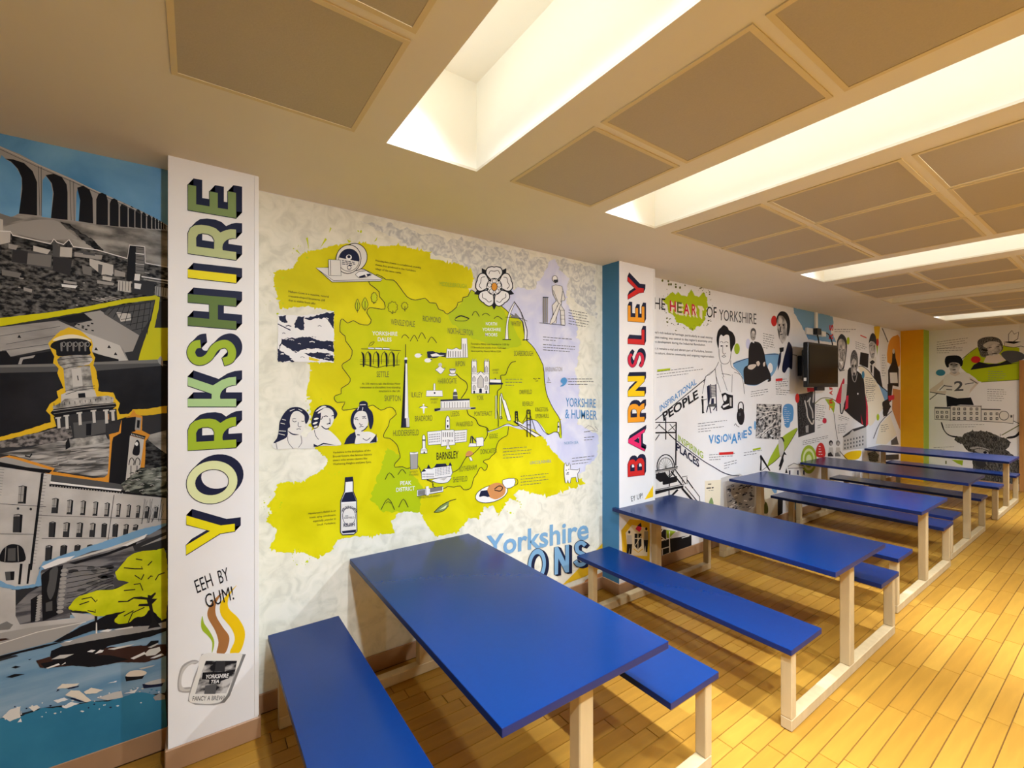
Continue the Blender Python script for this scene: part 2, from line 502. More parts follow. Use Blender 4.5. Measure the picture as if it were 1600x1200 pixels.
def ink(name, r, g, b, rough=.5): INK[name] = mat('print_'+name, rgb(r, g, b), rough, .12)
for n, c in dict(black=(26, 26, 30), navy=(30, 34, 60), white=(240, 238, 232), offwhite=(226, 222, 212), yellow=(232, 208, 40), band=(212, 206, 22),
                 mustard=(228, 186, 40), amber=(222, 150, 52), lime=(196, 206, 20), lime2=(176, 194, 18), olive=(146, 158, 40), leaf=(128, 150, 92),
                 leaf2=(186, 196, 140), moss=(98, 122, 60), pea=(160, 184, 46), pale=(224, 230, 172), mint=(170, 204, 140), sun=(236, 222, 28),
                 red=(206, 44, 40), orange=(236, 156, 40), gold=(244, 200, 24), pink=(226, 46, 104), crimson=(206, 40, 66), brown=(166, 112, 62), steam=(238, 196, 20),
                 tan=(204, 140, 84), sky=(108, 164, 206), blue=(84, 146, 198), paleblue=(122, 166, 200), lilac=(206, 208, 232), teal=(62, 132, 160),
                 g1=(52, 52, 54), g2=(84, 84, 84), g3=(124, 122, 118), g4=(164, 160, 154), g5=(200, 196, 188), cream=(236, 224, 194), rock=(232, 220, 200),
                 river=(120, 156, 180), grass=(206, 206, 20), bark=(34, 32, 34), skin=(214, 200, 184), green=(110, 150, 40), rust=(64, 42, 36)).items():
    ink(n, *c)
def mottled(name, c0, c1, scale, lo=.35, hi=.65, stretch=(1, 1, 1), detail=6, c2=None, dist=0.0):
    """printed photo grain: noise between two inks"""
    m = bpy.data.materials.new('print_'+name); m.use_nodes = True; nt = m.node_tree; b = nt.nodes['Principled BSDF']
    b.inputs['Roughness'].default_value = .55; b.inputs['Specular IOR Level'].default_value = .12
    tc = nt.nodes.new('ShaderNodeTexCoord'); mp = nt.nodes.new('ShaderNodeMapping'); mp.inputs['Scale'].default_value = stretch
    nz = nt.nodes.new('ShaderNodeTexNoise'); nz.inputs['Scale'].default_value = scale; nz.inputs['Detail'].default_value = detail
    nz.inputs['Distortion'].default_value = dist
    r = nt.nodes.new('ShaderNodeValToRGB'); e = r.color_ramp.elements
    e[0].position = lo; e[1].position = hi; e[0].color = rgb(*c0); e[1].color = rgb(*c1)
    if c2: q = e.new((lo+hi)/2); q.color = rgb(*c2)
    L = nt.links.new
    L(tc.outputs['Object'], mp.inputs[0]); L(mp.outputs[0], nz.inputs['Vector']); L(nz.outputs['Fac'], r.inputs[0]); L(r.outputs[0], b.inputs['Base Color'])
    INK[name] = m
mottled('skyblot', (78, 138, 186), (124, 178, 216), 2.6, .35, .62, c2=(104, 160, 204), dist=.6)
mottled('hill', (92, 90, 86), (176, 172, 164), 9, .36, .62, (1, 1, 2.2))
mottled('city', (26, 26, 28), (120, 118, 114), 46, .42, .68, (1, 1, 1.5))
mottled('trees', (22, 22, 24), (92, 92, 90), 34, .45, .72, (1, 1, 1.8))
mottled('roofgrey', (130, 126, 122), (176, 172, 166), 6, .3, .7, (1, 1, 3))
mottled('stonewall', (70, 68, 66), (186, 182, 176), 22, .4, .62, (.45, 1, 3.2))
mottled('masonry', (104, 102, 98), (196, 192, 184), 30, .35, .62)
mottled('hedge', (54, 52, 52), (140, 134, 130), 60, .4, .6)
mottled('millstone', (176, 172, 166), (208, 204, 198), 8, .3, .7)
mottled('drystone', (74, 72, 76), (128, 126, 126), 10, .44, .56, (.6, 1, 3))
mottled('darkband', (24, 24, 28), (40, 40, 44), 5)
mottled('water', (92, 138, 170), (150, 176, 194), 3.5, .35, .65, (.5, 1, 3))
mottled('deepwater', (48, 118, 150), (66, 142, 174), 2.5, .35, .65)
mottled('foliage_yellow', (188, 196, 14), (222, 222, 34), 9)
mottled('bush', (40, 44, 40), (150, 154, 142), 38, .42, .6, (.6, 1, 1.6))
mottled('marble', (216, 213, 194), (236, 232, 214), 11, .34, .62, c2=(229, 226, 207), dist=1.2, detail=10)
mottled('marble_grey', (188, 188, 182), (228, 226, 212), 22, .38, .6, dist=1.2, detail=10)
mottled('limewash', (206, 196, 2), (226, 216, 18), 3.2, .35, .65, dist=.6)
mottled('limeland', (190, 198, 2), (206, 208, 10), 3.5, .35, .65, dist=.5)
mottled('lilacwash', (200, 202, 228), (222, 222, 234), 5, .35, .65, dist=.8)
mottled('photo', (28, 28, 32), (196, 192, 186), 15, .42, .58, (1, 1, 1.6))
mottled('cowhair', (30, 30, 30), (120, 116, 108), 40, .4, .68, (1, 2.6, .6), dist=1.0)
mottled('hairgrey', (40, 40, 42), (140, 136, 130), 60, .4, .66, (1, 2, .7))
mottled('face', (120, 116, 112), (214, 208, 200), 10, .35, .62)
def block(name, parent, plane, face, loops, shift, L=1, w=1.2):
    """letter with a navy block shadow and outline; loops: outer then holes, survey px"""
    A = Art(name, parent, plane); dx, dy = shift
    for l in loops:
        N = len(l)
        for i in range(N):
            a, b = l[i], l[(i+1) % N]
            base = len(A.v); k = A.mi('navy')
            A.v += [A.P(p, L) for p in (a, b, (b[0]+dx, b[1]+dy), (a[0]+dx, a[1]+dy))]
            A.f.append((base, base+1, base+2, base+3)); A.m.append(k)
    A.poly('navy', [(x+dx, y+dy) for x, y in loops[0]], L, holes=[[(x+dx, y+dy) for x, y in h] for h in loops[1:]])
    A.poly(face, loops[0], L+2, holes=loops[1:])
    for l in loops: A.stroke('navy', l, w, L+3, closed=True)
    return A.build()
def arc(cx, cy, rx, ry, a0, a1, n=8):
    return [(cx+rx*math.cos(math.radians(a0+(a1-a0)*k/n)), cy+ry*math.sin(math.radians(a0+(a1-a0)*k/n))) for k in range(n+1)]
GL = {
 'E': [[(0,0),(1,0),(1,.18),(.3,.18),(.3,.375),(.88,.375),(.88,.555),(.3,.555),(.3,.82),(1,.82),(1,1),(0,1)]],
 'I': [[(0,0),(1,0),(1,1),(0,1)]],
 'L': [[(0,0),(1,0),(1,.18),(.36,.18),(.36,1),(0,1)]],
 'H': [[(0,0),(.28,0),(.28,.375),(.72,.375),(.72,0),(1,0),(1,1),(.72,1),(.72,.56),(.28,.56),(.28,1),(0,1)]],
 'R': [[(0,0),(.28,0),(.28,.28)]+arc(.36,0,.34,.28,90,0,6)+[(1,0),(.99,.12),(.94,.22),(.84,.33)]+[(.95,.42),(1,.55),(1,.72),(.95,.86),(.84,.95),(.66,1),(0,1)],
       [(.28,.46),(.55,.46),(.66,.5),(.71,.58),(.71,.70),(.66,.78),(.55,.82),(.28,.82)]],
 'B': [[(0,0),(.72,0),(.9,.06),(1,.18),(1,.34),(.92,.46),(.82,.52),(.92,.58),(.97,.68),(.97,.82),(.88,.94),(.7,1),(0,1)],
       [(.3,.16),(.6,.16),(.7,.22),(.7,.36),(.6,.42),(.3,.42)], [(.3,.6),(.6,.6),(.68,.65),(.68,.78),(.6,.84),(.3,.84)]],
 'K': [[(0,0),(.28,0),(.28,.33)]+arc(.34,0,.37,.33,90,0,6)+[(1,0),(.98,.15),(.90,.30),(.72,.48),(1,1),(.69,1),(.42,.51),(.28,.51),(.28,1),(0,1)]],
 'O': [ell_pts(.5,.5,.5,.53,36), ell_pts(.5,.5,.29,.34,28)],
 'Y': [[(.36,0),(.64,0),(.64,.30),(1,1),(.72,1),(.5,.52),(.28,1),(0,1),(.36,.30)]],
 'N': [[(0,0),(.27,0),(.27,.56),(.73,0),(1,0),(1,1),(.73,1),(.73,.42),(.27,1),(0,1)]],
 'A': [[(0,0),(.27,0),(.34,.2),(.66,.2),(.73,0),(1,0),(.64,1),(.36,1)], [(.41,.37),(.59,.37),(.5,.68)]],
}
def turned_letter(g, x0, x1, yb, yt, slope):
    """glyph turned a quarter so that it reads upwards; x0 cap side, x1 base side"""
    out = []
    for l in GL[g]:
        o = []
        for u, v in l:
            x = x1+(x0-x1)*v; o.append((x, yb+(yt-yb)*u+slope*(x-x0)))
        out.append(o)
    return out

# ------------------------------------------------------------------ photo collage print on the wall before the first pier
PW0 = ('y', 0.0)
q1, q2, q3, q4, q5 = (Z(0, oy, 5.926) for oy in (330, 500, 690, 880, 1000))
z1 = Z(0, 180, 2.857)
mural = link('collage_mural', bpy.data.meshes.new('collage_mural'), [], wall_left) if 0 else None
A = Art('sky_print', wall_left, PW0, 'blotchy sky blue print'); A.poly('skyblot', [(0, 203), (263, 260), (263, 420), (0, 420)], 0, True)
A.build()
A = Art('collage_base_print', wall_left, PW0); A.poly('g1', [(0, 420), (263, 420), (263, 1160), (0, 1260)], 0, True); A.build()
A = Art('viaduct_print', wall_left, PW0, 'grey stone railway viaduct print')
A.poly('g4', z1(0,138, 90,175, 170,218, 320,283, 420,333, 540,385, 640,432, 700,463, 748,492, 748,520, 540,505, 350,480, 150,455, 0,445), 1, True)
A.stroke('g5', z1(0,142, 170,222, 320,288, 540,390, 748,494), 1.2, 3); A.stroke('g2', z1(0,152, 170,232, 320,296, 540,396, 748,498), .8, 3)
A.poly('skyblot', cr(z1(0,196, 30,200, 66,226, 96,282, 92,360, 86,438, 0,436), 3), 2, True)
A.poly('black', z1(22,194, 60,198, 108,214, 146,250, 166,300, 166,448, 85,440, 100,330, 98,280, 80,240, 50,208), 3)
A.poly('skyblot', z1(190,290, 205,272, 226,300, 236,345, 228,460, 186,454), 2)
A.poly('black', z1(204,268, 240,262, 276,276, 298,310, 302,345, 302,468, 228,460, 240,350, 232,305), 3)
A.poly('skyblot', z1(342,345, 348,325, 358,360, 352,474, 338,472), 2)
A.poly('black', z1(345,324, 372,315, 400,332, 414,372, 416,484, 352,474, 358,380), 3)
for x0, x1, yt, yb in ((430,482,347,492), (490,530,372,498), (536,570,392,501), (575,600,406,503), (604,629,419,505), (633,652,432,507), (657,675,444,509), (680,692,452,510), (696,706,460,510), (710,718,468,511), (722,729,476,512), (733,739,483,512)):
    m = (x0+x1)/2
    A.poly('black', z1(x0,yb-4, x0,yt+(x1-x0)*.55, x0+(x1-x0)*.2,yt+4, m,yt, x1-(x1-x0)*.15,yt+8, x1,yt+(x1-x0)*.7, x1,yb), 3)
for a in (z1(172,228, 178,448), z1(184,232, 186,450), z1(312,290, 318,470), z1(328,296, 332,472)): A.stroke('g2', a, .9, 3)
A.build()
A = Art('hillside_print', wall_left, PW0)
A.poly('hill', z1(0,440, 60,442, 150,452, 350,478, 540,502, 748,516, 748,720, 500,700, 0,560), 2, True)
A.poly('g4', cr(q1(30,150, 300,85, 470,80, 560,110, 640,190, 720,250, 600,260, 420,270, 180,215), 3), 3)
A.poly('trees', rag(q1(560,95, 640,120, 760,205, 860,260, 960,370, 880,360, 760,265, 690,195), 1.2, 2, 4), 4)
A.poly('g3', q1(0,20, 90,50, 220,75, 60,120, 0,140), 3, True)
A.build()
A = Art('city_print', wall_left, PW0, 'grey town skyline print')
sk = q1(0,185, 100,190, 120,225, 300,265, 470,305, 500,260, 530,290, 590,310, 640,265, 680,330, 900,360, 1180,440, 1200,315, 1340,330, 1345,480, 1555,520)
A.poly('city', sk+q1(1555,830, 1000,880, 0,1000), 4, True)
A.stroke('white', sk, 1.5, 8); 
A.poly('g5', q1(0,70, 30,80, 30,190, 100,195, 95,290, 50,300, 0,310), 5, True)
A.poly('trees', q1(110,225, 330,275, 480,310, 480,370, 330,340, 110,300), 5)
for c, p in (('g2', q1(110,345, 480,400, 480,540, 110,470)), ('g3', q1(260,390, 480,410, 470,520, 250,490)), ('g1', q1(120,345, 260,375, 250,490, 110,470)),
             ('g4', q1(80,300, 170,320, 150,360, 80,345)), ('g5', q1(310,320, 470,360, 440,400, 310,370)), ('g2', q1(490,300, 560,330, 555,430, 490,420)), ('g5', q1(560,330, 670,340, 665,430, 555,420)),
             ('g1', q1(490,420, 670,440, 650,600, 490,550)), ('g1', q1(620,275, 650,275, 650,340, 620,335)),
             ('g4', q1(690,380, 950,410, 940,450, 690,420)), ('g2', q1(770,375, 880,395, 880,415, 770,400)), ('g5', q1(830,440, 1050,500, 1050,580, 940,590, 830,500)), ('g3', q1(760,500, 850,520, 850,600, 770,580)),
             ('g5', q1(950,520, 1050,550, 1040,600, 950,580)), ('g2', q1(910,490, 950,500, 940,590, 910,570)), ('g4', q1(1060,540, 1160,570, 1160,610, 1060,600)),
             ('white', q1(570,675, 720,690, 700,715, 575,700)), ('g4', q1(590,640, 710,660, 710,680, 590,665)), ('g5', q1(950,600, 1040,615, 1030,650, 950,635)), ('g4', q1(900,640, 1060,665, 1050,690, 900,670)),
             ('black', q1(1195,330, 1260,320, 1250,640, 1170,640)), ('g3', q1(1260,335, 1335,345, 1335,580, 1255,570)), ('white', q1(1255,385, 1335,395, 1335,405, 1255,395)), ('white', q1(1255,480, 1335,490, 1335,498, 1255,488)),
             ('white', q1(1250,580, 1300,585, 1290,670, 1240,660)), ('g5', q1(1095,640, 1215,655, 1210,755, 1090,735)), ('g1', q1(1230,640, 1430,655, 1425,790, 1220,760)), ('white', q1(1245,665, 1310,675, 1300,725, 1245,715)),
             ('g4', q1(1435,695, 1555,715, 1555,800, 1435,780)), ('white', q1(1310,600, 1555,640, 1555,650, 1310,612)), ('g4', q1(1330,625, 1555,665, 1555,675, 1330,637)), ('g4', q1(220,705, 300,725, 295,755, 220,735)), ('g3', q1(20,540, 200,575, 180,620, 20,590))):
    A.poly(c, p, 6)
for k in range(7): A.stroke('g1', q1(1262,350+k*33, 1333,358+k*33), .8, 7)
for k in range(5): A.stroke('g2', q1(1450+k*22,700, 1445+k*22,785), .9, 7)
for k in range(4): A.stroke('g2', q1(1110+k*28,650, 1105+k*28,738), .9, 7)
rnd = random.Random(5)
for k in range(70):
    x, y = rnd.uniform(0, 1500), rnd.uniform(520, 900)
    if y > 960-x*.13: continue
    w, h = rnd.uniform(14, 50), rnd.uniform(6, 16)
    A.poly(rnd.choice(('g3', 'g2', 'black', 'g1', 'g4')), q1(x,y, x+w,y+w*.15, x+w*.9,y+h+w*.15, x,y+h), 5)
for k in range(5): A.stroke('g5', q1(850+k*40,815-k*6, 960+k*40,840-k*6), .8, 7)
A.build()
A = Art('yellow_band_print', wall_left, PW0, 'torn yellow outline stripe')
A.poly('band', rag(q1(0,990, 480,935, 800,885, 1150,815, 1440,780, 1480,800, 1470,900, 1430,1080, 1555,1080)+q2(1550,375, 1280,380, 1300,300, 1350,150)+q1(1400,1010, 1440,820, 1150,855, 800,930, 480,985, 0,1068), .35, 3, 3), 9, True)
A.build()
A = Art('museum_roof_print', wall_left, PW0, 'grey angular roof print')
A.poly('g1', q1(500,990, 780,940, 1010,895, 1440,820, 1400,1010, 1290,1185)+q2(1240,300, 1180,375, 400,380), 6)
A.poly('roofgrey', q2(0,68, 540,5, 640,50, 1130,240, 1190,375, 1100,380, 860,300, 470,265, 100,340, 60,285, 0,290), 8, True)
A.poly('g5', q2(640,60, 1110,235, 1180,375, 1100,380, 850,290, 850,180), 9)
A.poly('black', q2(0,292, 55,285, 115,345, 470,290, 500,340, 500,420, 0,420), 7, True)
A.poly('g4', q2(190,350, 330,325, 310,350, 215,365, 200,410, 170,410), 8)
A.poly('black', q2(860,305, 1100,365, 1100,385, 870,390), 9)
for k, (a, b) in enumerate((((0,150), (560,60)), ((60,225), (600,130)), ((20,285), (520,215)))): A.stroke('g2', q2(*a, *b), .8, 10)
for x, y in ((180,155), (890,270), (1010,250), (1070,315)): A.poly('black', q2(x,y-18, x+20,y+12, x-16,y+10), 10)
A.poly('g4', q1(780,945, 930,920, 1290,1150)+q2(1230,290, 1160,300, 690,60)+q1(720,1040, 860,1010), 7)
A.poly('black', q1(520,992, 775,945, 850,1012, 640,1035), 8)
for x, y in ((730,1050), (770,1065), (820,1060), (855,1040), (800,1095), (860,1105), (770,1080), (700,1045)): A.poly('black', q1(x-12,y-7, x+12,y-3, x+10,y+8, x-12,y+5), 9)
A.poly('g2', q1(1010,900, 1430,830, 1390,1000, 1290,1150, 960,950), 8)
A.poly('g5', q1(1075,935, 1210,950, 1215,1010, 1120,1025), 9)
for k in range(8): A.stroke('black', q1(1060+k*48,895-k*8, 1000+k*52,960+k*26), .9, 10)
for k in range(5): A.stroke('black', q1(1020+k*50,905+k*50, 1425-k*20,838+k*60), .8, 10)
A.build()
A = Art('dark_band_print', wall_left, PW0)
A.poly('darkband', q2(0,420, 500,415, 870,390, 1550,372, 1550,860, 1200,900, 1100,930, 500,1000, 0,1120), 8, True)
A.poly('g3', q2(0,418, 490,405, 880,390, 1480,365, 1480,400, 880,412, 480,432, 0,440), 10, True)
A.poly('g2', q2(0,440, 480,432, 880,412, 1500,400, 1550,420, 900,470, 500,480, 0,490), 9, True)
A.poly('g4', q2(1460,370, 1490,330, 1510,370, 1510,430, 1470,400), 11)
A.build()
A = Art('tower_print', wall_left, PW0, 'round stone tower with yellow torn outline')
yo = q2(0,1080, 150,1045, 330,990, 470,945, 470,880, 430,840, 460,780, 545,720, 530,660, 590,630, 560,560, 530,490, 545,450, 495,400, 505,340, 470,270, 450,220, 500,160, 560,100, 640,65, 740,95, 850,180, 860,240, 850,290, 885,350, 865,420, 890,460, 900,540, 915,610, 910,660, 1050,670, 1070,720, 1110,770, 1090,830, 1110,870, 1190,870, 1230,825, 1380,820, 1545,795, 1545,860, 1350,885, 1230,880, 1100,920, 1040,940, 520,985, 350,1040, 200,1075, 0,1130)
A.poly('mustard', rag(yo, .6, 3, 8), 12, True)
A.poly('cream', cr(q2(490,190, 560,150, 680,135, 800,165, 840,200, 700,180, 560,190), 3), 13)
A.poly('black', cr(q2(470,250, 500,205, 600,178, 720,172, 810,190, 850,225, 830,260, 835,320, 700,325, 540,335, 520,280), 3), 14)
for k in range(5):
    x = 560+k*55; A.poly('g3', q2(x,215, x+14,205, x+22,215, x+20,290, x+6,290), 15); A.ring('g4', (x+34)/5.926, 500+225/5.926, 2.6, 3.4, .8, 15)
A.poly('masonry', q2(530,370, 560,340, 700,325, 840,325, 860,370, 830,410, 700,440, 590,450, 545,410), 14)
A.poly('masonry', q2(590,450, 700,440, 835,420, 860,600, 880,690, 740,720, 620,720, 605,620), 14)
for a in (q2(540,372, 700,350, 855,345), q2(555,420, 700,395, 840,385), q2(590,455, 700,430, 835,425), q2(605,660, 740,625, 880,610), q2(610,690, 740,650, 885,632)): A.stroke('g1', cr(a, 4, False), .9, 16)
A.poly('g5', q2(665,455, 750,445, 770,610, 680,620), 15); A.stroke('g1', q2(720,515, 728,560), 1.6, 16)
A.poly('g5', q2(570,690, 640,660, 880,650, 900,720, 860,790, 570,790), 15); A.poly('black', q2(725,680, 790,675, 795,718, 730,722), 16)
A.poly('masonry', q2(490,800, 560,770, 600,730, 880,710, 1000,700, 1055,720, 1050,770, 800,790, 500,830), 16)
for k in range(12): A.stroke('g1', q2(505+k*48,800-k*6, 503+k*48,770-k*5), 1.0, 17)
A.poly('black', q2(470,860, 500,825, 800,785, 1070,765, 1080,795, 1040,830, 800,850, 520,900), 16)
A.stroke('g4', cr(q2(490,840, 800,800, 1070,772), 4, False), 1.0, 17); A.stroke('g3', cr(q2(500,868, 800,825, 1065,800), 4, False), .9, 17)
A.poly('g1', q2(500,895, 800,845, 1080,820, 1090,940, 1000,950, 990,1040, 780,1090, 690,1090, 660,980, 530,1000), 15)
A.poly('g2', q2(680,950, 980,920, 980,1040, 780,1085, 690,1090), 16); A.poly('black', q2(800,960, 850,955, 845,1065, 800,1070), 17)
for x, y, h in ((545,905, 95), (620,885, 120), (740,860, 110), (870,840, 110), (985,835, 120), (1045,840, 90)):
    A.poly('g5', q2(x-14,y, x+14,y-3, x+20,y+h, x-8,y+h+3), 18); A.poly('g5', q2(x-28,y-4, x+24,y-10, x+24,y+4, x-28,y+10), 19)
A.poly('tan', q2(985,870, 1010,868, 1012,920, 988,922), 17)
A.build()
A = Art('hillside_wall_print', wall_left, PW0)
A.poly('hedge', rag(q2(0,1125, 200,1075, 360,1040, 520,1000, 650,970, 680,1080, 620,1110, 300,1160, 0,1185), .8, 3, 2)+q3(0,115, 0,60), 13, True)
A.poly('stonewall', q3(0,110, 250,60, 420,20, 600,-20, 1030,-30, 1020,330, 960,330, 500,270, 150,130), 12, True)
A.poly('masonry', q2(640,1110, 700,1095, 980,1060, 1010,1130, 660,1180), 14); A.poly('black', q3(610,10, 640,-40, 655,50, 610,75), 15)
for k in range(26):
    x, y = rnd.uniform(480, 900), rnd.uniform(70, 280); w = rnd.uniform(50, 150)
    A.stroke(rnd.choice(('g5', 'g4', 'g2')), q3(x,y, min(x+w, 1000),y-w*.18), .9, 14)
A.poly('trees', q3(1350,-40, 1545,90, 1545,250, 1300,260), 12); A.poly('hill', q2(1390,1060, 1540,1020)+q3(1540,110, 1440,40, 1370,-20), 13)
A.stroke('black', q3(235,130, 280,140, 300,110), 2.2, 15)
A.build()
A = Art('mill_outline_print', wall_left, PW0, 'orange torn outline stripe')
A.poly('amber', rag(q3(0,150, 90,125, 200,150, 510,245, 490,275, 860,335, 970,330, 1000,300, 1020,0)+q2(1010,1060, 1100,1035, 1130,920, 1200,890, 1240,830, 1260,870, 1320,890, 1315,1020, 1390,1060, 1350,1120)+q3(1350,60, 1340,240, 1270,240, 1010,375, 480,305, 200,220, 60,180, 0,190), .35, 3, 5), 15, True)
A.build()
A = Art('mill_tower_print', wall_left, PW0, 'dark mill tower print')
A.poly('black', q2(1130,910, 1260,895, 1255,1030, 1210,1040, 1200,1185)+q3(1165,400, 1010,375, 1040,0)+q2(1050,1085, 1120,1045), 17)
A.poly('g4', q2(1260,900, 1310,905, 1300,1020, 1250,1015), 18); A.poly('black', q2(1272,925, 1298,928, 1290,1000, 1268,995), 19)
A.poly('black', q2(1205,1035, 1350,1075, 1340,1105, 1200,1065), 18)
A.poly('g5', q2(1205,1070, 1335,1105, 1325,1185)+q3(1300,240, 1165,360, 1200,0), 18)
for k in range(9): A.poly('g5', q2(1218+k*14,1050+k*4, 1224+k*14,1052+k*4, 1222+k*14,1066+k*4, 1216+k*14,1064+k*4), 19)
A.poly('black', cr(q3(1240,50, 1265,-15, 1295,10, 1290,120, 1230,115), 3), 19); A.poly('white', cr(q3(1250,20, 1268,0, 1282,20, 1268,40), 3), 20)
for x in (1215, 1270): A.stroke('black', cr(q3(x-20,215, x-10,165, x+10,150, x+28,180, x+22,215), 4, False), 1.3, 19); A.stroke('black', q3(x,220, x-2,330), 1.2, 19)
A.build()
A = Art('mill_front_print', wall_left, PW0, 'pale stone mill with rows of sash windows')
A.poly('g2', q3(490,305, 1010,375, 1160,390, 1160,450, 470,360), 16)
A.poly('millstone', q3(0,230, 400,290, 480,300, 470,390, 1150,470, 1540,510, 1540,760, 1200,870, 800,1000, 390,1140, 360,1185)+q4(380,30, 330,200, 0,260), 16, True)
A.poly('g4', q3(0,150, 60,140, 180,170, 480,262, 470,285, 0,210), 17, True); A.poly('black', q3(0,185, 250,235, 490,262, 460,290, 380,280, 0,225), 18, True)
A.poly('black', q3(460,390, 1150,455, 1540,500, 1540,520, 1150,480, 460,412), 18); A.poly('white', q3(470,365, 800,405, 1130,440, 1120,456, 470,386), 19)
for k in range(26): A.poly('g4', q3(480+k*26,402+k*2.7, 490+k*26,403+k*2.7, 490+k*26,412+k*2.7, 480+k*26,411+k*2.7), 19)
A.poly('black', q3(385,290, 410,290, 300,1185, 275,1185), 18)
A.stroke('black', q3(0,572, 430,600), .7, 18); A.stroke('black', q3(0,850, 320,855), .7, 18); A.stroke('black', q3(360,680, 1540,718), .6, 18); A.stroke('black', q3(390,893, 1100,890), .6, 18)
A.stroke('black', q3(1058,490, 1000,920), 1.0, 18)
for k in range(28): A.stroke('g1', q3(400-k*4,310+k*30, 440-k*4,313+k*30), .5, 18); 
for k in range(10): A.stroke('g2', q3(0,255+k*26, 45-k*3,258+k*26), .5, 18)
def win(x, y, w, h, dark=.5):
    A.poly('g4', q3(x,y, x+w,y+4, x+w-12,y+h+2, x-12,y+h), 18)
    A.poly('black', q3(x+w*.68,y, x+w,y+4, x+w-12,y+h+2, x+w*.6-8,y+h), 19); A.stroke('black', q3(x-4,y+6, x+w*.5,y-4, x+w,y+6), 1.1, 20)
    A.poly('g1', q3(x-6,y+h*(1-dark), x+w*.7,y+h*(1-dark), x+w*.62,y+h, x-12,y+h), 19)
    A.stroke('g1', q3(x+w*.34,y, x+w*.3-10,y+h), .5, 20); A.stroke('g1', q3(x-3,y+h*.48, x+w*.7,y+h*.5), .5, 20)
for x, y, w, h, d in ((180,410,75,160,.1), (135,672,80,165,.9), (490,525,60,135,.4), (630,540,52,130,.15), (755,548,46,130,.15), (870,557,44,126,.15), (975,567,46,122,.15), (1085,575,38,120,.15), (1180,585,36,112,.15), (1268,592,34,110,.4), (1350,600,34,105,.6), (1435,605,34,100,.6),
                      (465,742,58,138,.95), (595,748,58,132,.4), (718,750,56,130,.3), (840,755,50,124,.5), (950,757,46,124,.95), (1052,762,48,116,.95), (1152,765,44,100,.6), (1240,768,44,50,.6), (432,960,60,140,.9), (570,958,58,95,.95), (700,955,52,55,.9), (818,952,50,24,.9)):
    win(x, y, w, h, d)
A.poly('black', cr(q3(10,1105, 20,1010, 80,955, 140,945, 200,965, 232,1020, 225,1105), 4), 18); A.stroke('g4', q3(60,970, 50,1105), 1, 19); A.stroke('g4', q3(170,960, 175,1105), 1, 19); A.poly('g2', q3(80,985, 150,980, 150,1100, 75,1100), 19)
for x, y in ((172,617), (290,622)): A.ell('g1', x/5.926, 690+y/5.926, 2, 2, 19)
A.poly('g2', q4(50,75, 140,70, 135,150, 60,155), 18); A.poly('black', q4(100,75, 140,70, 135,150, 105,152), 19); A.poly('black', q4(190,0, 215,0, 195,190, 172,190), 19); A.poly('black', q4(270,0, 295,0, 268,185, 250,185), 19)
A.poly('bush', rag(q3(1120,400, 1200,330, 1290,260, 1400,240, 1540,225, 1540,500, 1400,490, 1180,465), 2, 3, 6), 21)
for k in range(22):
    x, y = rnd.uniform(1150, 1480), rnd.uniform(260, 460); w = rnd.uniform(30, 70); A.stroke(rnd.choice(('g5', 'black', 'g4')), q3(x,y, x+w*.6,y-8, x+w,y-2), .9, 22)
for k in range(16): x = rnd.uniform(1300, 1500); A.stroke('g1', q3(x,760-(x-1300)*.15, x+rnd.uniform(20, 60),rnd.uniform(520, 640)), .5, 21)
A.build()
A = Art('bridge_print', wall_left, PW0, 'grey stone bridge with blue edge print')
A.poly('paleblue', rag(q3(1540,750, 1300,810, 1000,910, 760,990, 400,1110, 360,1185)+q4(380,20, 330,190, 150,210, 60,180, 0,150, 0,215, 150,240, 300,220, 400,200)+q3(800,1060, 1540,800), .8, 3, 9), 22, True)
A.poly('drystone', q3(1540,770, 1380,860, 1130,960, 850,1010, 520,1140, 390,1185)+q4(380,80, 390,200, 270,270, 150,390, 150,480, 190,560, 400,530, 650,500, 660,430, 860,250, 1080,220, 1540,60), 23)
A.poly('white', q3(390,1150, 540,1080, 700,1050, 620,1110, 420,1175), 25); A.poly('g5', q3(520,1140, 700,1070, 1030,970, 1370,850, 1340,890, 1130,965, 900,1030, 640,1100), 25)
A.poly('black', q3(640,1120, 1000,1020, 1270,920, 1260,950, 1000,1045, 700,1130), 26); A.poly('white', q3(1130,960, 1260,900, 1360,850, 1340,890, 1180,960), 27); A.poly('g1', q3(1230,960, 1540,830, 1540,1000, 1250,1010), 24); A.poly('g4', q3(1300,970, 1540,860, 1540,890, 1420,930), 26)
A.poly('black', q4(390,100, 470,40, 590,10, 560,150, 530,330, 540,470, 400,530, 390,300), 24); A.poly('g2', cr(q4(470,60, 540,30, 530,150, 510,260, 470,330, 440,250, 460,150), 3), 25); A.poly('g2', q4(430,360, 490,340, 490,430, 430,440), 25)
A.poly('black', q4(290,330, 370,280, 350,380, 330,530, 290,540), 24)
for k in range(10): A.ell('g4', (372-k*2)/5.926, 880+(300+k*24)/5.926, 4.2, 1.9, 25, -.4)
for k in range(11): A.ell('g4', (600-k*4)/5.926, 880+(60+k*38)/5.926, 5.5, 2.8, 26, -.15)
for k in range(34):
    x, y = rnd.uniform(620, 1010), rnd.uniform(20, 340)
    if y > 330-(x-620)*.3: continue
    w = rnd.uniform(50, 150); A.poly(rnd.choice(('g2', 'g3', 'g1', 'g2')), cr(q4(x,y, x+w*.5,y-12, x+w,y-6, x+w*.95,y+16, x+w*.4,y+22, x,y+18), 3), 25)
for k in range(9): A.stroke('black', cr(q4(620,40+k*46, 760,20+k*44, 900,30+k*30, 1050,10+k*24), 4, False), .9, 26)
A.build()
